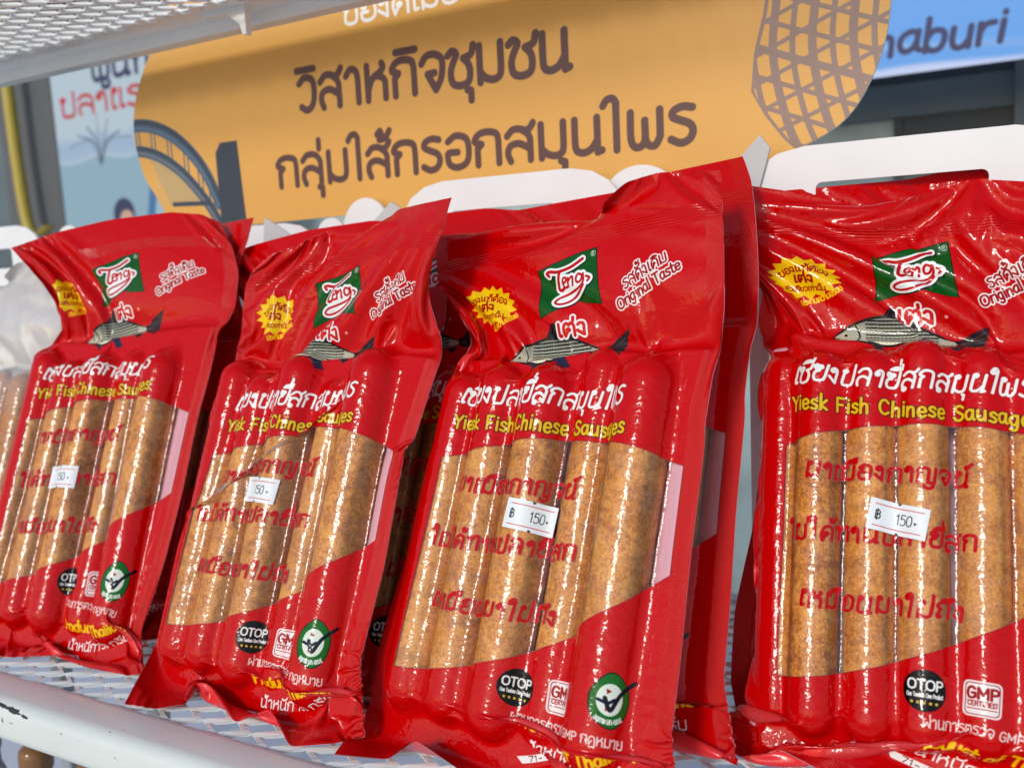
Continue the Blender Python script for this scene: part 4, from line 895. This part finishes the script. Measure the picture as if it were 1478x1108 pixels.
# ------------------------------------------------------------------ under the shelf
b = MB(); b.box(-1.4, 1.0, -.06, .80, -.243, -.225); o = b.obj('lower_shelf', plain('lower_shelf_paint', (.72, .76, .92), .5, .03, 8)); tag(o, 'pale lavender shelf board seen through the wire mesh below', 'shelf')
M_POST = plain('grey_post', (.30, .34, .36), .45, .08, 20)
for x, lab in ((-.43, 'grey upright post under the shelf at the bottom left'), (-.302, 'second grey upright post under the shelf, behind the bottles')):
    b = MB(); b.box(0, .014, 0, .014, -.225, -.02); o = b.obj('shelf_post', M_POST, bevel=.002); o.location = (x, .12, 0); tag(o, lab, 'post')
def glassy(name, col, tr=.0, rough=.12):
    q = N(name); q.set(Base_Color=q.ramp(q.noise(40, 3, .5, q.obj()), [(.3, tuple(c*.8 for c in col)+(1,)), (.7, col+(1,))]), Roughness=rough); q.b.inputs['Transmission Weight'].default_value = tr; return q.m
M_CAP = glassy('amber_cap', (.24, .12, .045)); M_BOT = glassy('clear_bottle', (.9, .9, .92), .75, .08); M_SAUCE = glassy('dark_sauce', (.10, .035, .015))
def bottle(x, y, z, label):
    t = root('sauce_bottle', label, 'bottle', (x, y, z), 'small bottles under the shelf')
    b = MB(); b.lathe([(.0116, -.016), (.0122, -.013), (.0120, -.004), (.0112, 0), (.009, .0022), (.004, .003), (.0005, .0031)]); b.obj('cap', M_CAP, t, smooth=True)
    b = MB(); b.lathe([(.006, -.143+.0), (.0145, -.143), (.0155, -.14), (.0155, -.045), (.013, -.035), (.0105, -.028), (.0105, -.0165)]); b.obj('body', M_BOT, t, smooth=True)
    b = MB(); b.lathe([(.005, -.141), (.0142, -.141), (.0142, -.05), (.006, -.0495)]); b.obj('sauce', M_SAUCE, t, smooth=True)
bottle(-.3007, .02, -.0815, 'bottle with amber cap under the rail, middle of the three'); bottle(-.2320, .02, -.0765, 'bottle with amber cap under the rail, right hand of the three'); bottle(-.367, .02, -.0815, 'bottle with amber cap cut off by the left edge of the view')
# ------------------------------------------------------------------ beyond: banners and a shop front
def banner(name, x0, x1, z0, z1, y, img, label, rough=.5):
    me = mesh(name, [(x0, y, z0), (x1, y, z0), (x1, y, z1), (x0, y, z1), (x0, y+.003, z0), (x1, y+.003, z0), (x1, y+.003, z1), (x0, y+.003, z1)], [(0, 1, 2, 3), (5, 4, 7, 6), (0, 4, 5, 1), (3, 2, 6, 7), (1, 5, 6, 2), (0, 3, 7, 4)], image_mat(name, img, rough), uv=[(0, 0), (1, 0), (1, 1), (0, 1)]*2)
    tag(link(name, me), label, 'banner')
def banner_left():
    c = Canvas(560, 500, 1.6, (.42, .52, .60, 1)); H_, W_ = c.a.shape[:2]; yy, xx = np.mgrid[0:H_, 0:W_]/1.6
    y_ = yy+6*np.sin(xx*.03)
    g = np.clip((y_-180)/60, 0, 1)*np.clip((255-y_)/70, 0, 1)
    c.a[..., :3] = c.a[..., :3]*(1-g[..., None])+np.array([.07, .22, .52])*g[..., None]
    lo = (y_ < 185)[..., None]; c.a[..., :3] = np.where(lo, np.array([.24, .38, .47]), c.a[..., :3])
    c.text('พูนทรัพย์', 160, 374, 48, 13, (.03, .04, .10, 1), width=420, loop=1)
    c.text('ปลาแรดย่าง', 25, 300, 44, 9.5, (.45, .03, .04, 1), width=560, loop=1)
    rs = np.random.RandomState(5)
    for k in range(7): c.stroke(np.array([(165, 170), (165+(k-3)*12+rs.rand()*8, 215+rs.rand()*20), (165+(k-3)*40, 285-abs(k-3)*22+rs.rand()*16)]), 2.2+(k % 3), (.06, .09, .13, 1))
    c.poly([(300, 0), (330, 60), (420, 90), (470, 200), (560, 120), (560, 0)], (.30, .44, .52, 1)); c.stroke(np.array([(330, 30), (350, 120), (348, 170)]), 26, (.05, .16, .34, 1)); c.poly(circ(345, 175, 22), (.20, .16, .10, 1))
    c.poly(circ(232, 44, 40), (.03, .04, .10, 1)); c.poly(circ(240, 28, 26), (.52, .34, .26, 1))
    return c.image('banner_left', True)
banner('blue_food_banner', -1.845, -1.29, .385, .885, 1.2, banner_left(), 'blurred pale blue banner with Thai lettering left of the orange sign')
def banner_right():
    c = Canvas(900, 260, 1.5, (.10, .33, .78, 1)); H_, W_ = c.a.shape[:2]; yy, xx = np.mgrid[0:H_, 0:W_]/1.5
    def band(f, col, a):
        f = (np.clip(f, 0, 1)*a)[..., None]; c.a[..., :3] = c.a[..., :3]*(1-f)+np.array(col)*f
    band((yy-104-.02*xx)/4, (.52, .58, .80), 1); band((12-yy)/8+.4*np.sin(xx*.02), (.60, .66, .86), .8); band(1-abs(yy-45+.10*(xx-330))/8, (.35, .52, .86), .45); band(1-abs(yy-35+.05*(xx-330))/5, (.10, .28, .66), .5)
    c.text('Kanchanaburi', 160, 30, 42, 9, (.015, .02, .10, 1), width=360, slant=.12, jit=.3)
    return c.image('banner_right', True)
banner('blue_place_banner', -.20, .70, .519, .779, 1.2, banner_right(), 'blue banner with dark handwritten lettering right of the orange sign')
DG = plain('dark_grey_frame', (.045, .055, .065), .4, .1, 6); MG = plain('mid_grey_frame', (.13, .16, .17), .45, .08, 6); GLS = plain('pale_shop_glass', (.36, .45, .45), .2, .25, 5)
t = root('shop_building', 'blurred grey shop front window behind the blue banner', 'building', (0, 1.5, 0))
b = MB(); b.box(-1.7, 1.5, .03, .06, -.9, .492); b.obj('glass_pane', GLS, t)
b = MB(); b.box(-.6, .331, .0, .028, .555, .90); b.obj('lintel', DG, t); b = MB(); b.box(-.6, .331, .004, .028, .493, .554); b.obj('transom', MG, t)
b = MB(); b.box(.332, .52, -.01, .028, -.9, 1.0); b.obj('door_frame', MG, t); b = MB(); b.box(.135, .150, .01, .029, -.9, .4925); b.obj('mullion', DG, t)
b = MB(); b.box(.151, .331, .012, .0285, .455, .4925); b.obj('shade_rail', DG, t); b = MB(); b.box(.151, .331, .014, .0285, -.9, .4545); b.obj('glass_pane', plain('darker_shop_glass', (.12, .15, .16), .2, .3, 8), t)
b = MB(); b.box(0, .235, 0, .12, -1.3, 1.5); o = b.obj('grey_pillar', plain('grey_pillar_paint', (.10, .105, .115), .6, .06, 4)); o.location = (-2.155, 1.25, 0); tag(o, 'dark grey pillar at the left edge behind the banner', 'pillar')
b = MB(); P = smooth_line([(0, 1.3), (0, .9), (.004, .62), (.018, .44), (.05, .395), (.11, .42)], 6)
V = []; F = []
for i, (x_, z_) in enumerate(P):
    for kx in range(8): V.append((x_+.016*math.cos(kx*math.pi/4), .016*math.sin(kx*math.pi/4), z_))
for i in range(len(P)-1): F += [(i*8+a, i*8+(a+1) % 8, (i+1)*8+(a+1) % 8, (i+1)*8+a) for a in range(8)]
b.add(V, F); o = b.obj('yellow_cable', plain('yellow_plastic', (.45, .34, .05), .4), smooth=True); o.location = (-2.025, 1.20, 0); tag(o, 'mustard yellow cable hanging down the pillar at the left edge', 'cable')
b = MB(); b.box(-6, 6, 2.0, 2.1, -1.3, 3.0); b.obj('wall', plain('far_wall', (.10, .14, .16), .7, .2, 2), None, 'structure')
b = MB(); b.add([(-40, -40, -1.3), (40, -40, -1.3), (40, 40, -1.3), (-40, 40, -1.3)], [(0, 1, 2, 3)]); b.obj('ground', plain('bounce_floor', (.72, .73, .71), .8, .12, 3), None, 'structure')  # unseen floor, its paleness added to bounce light up under the shelves
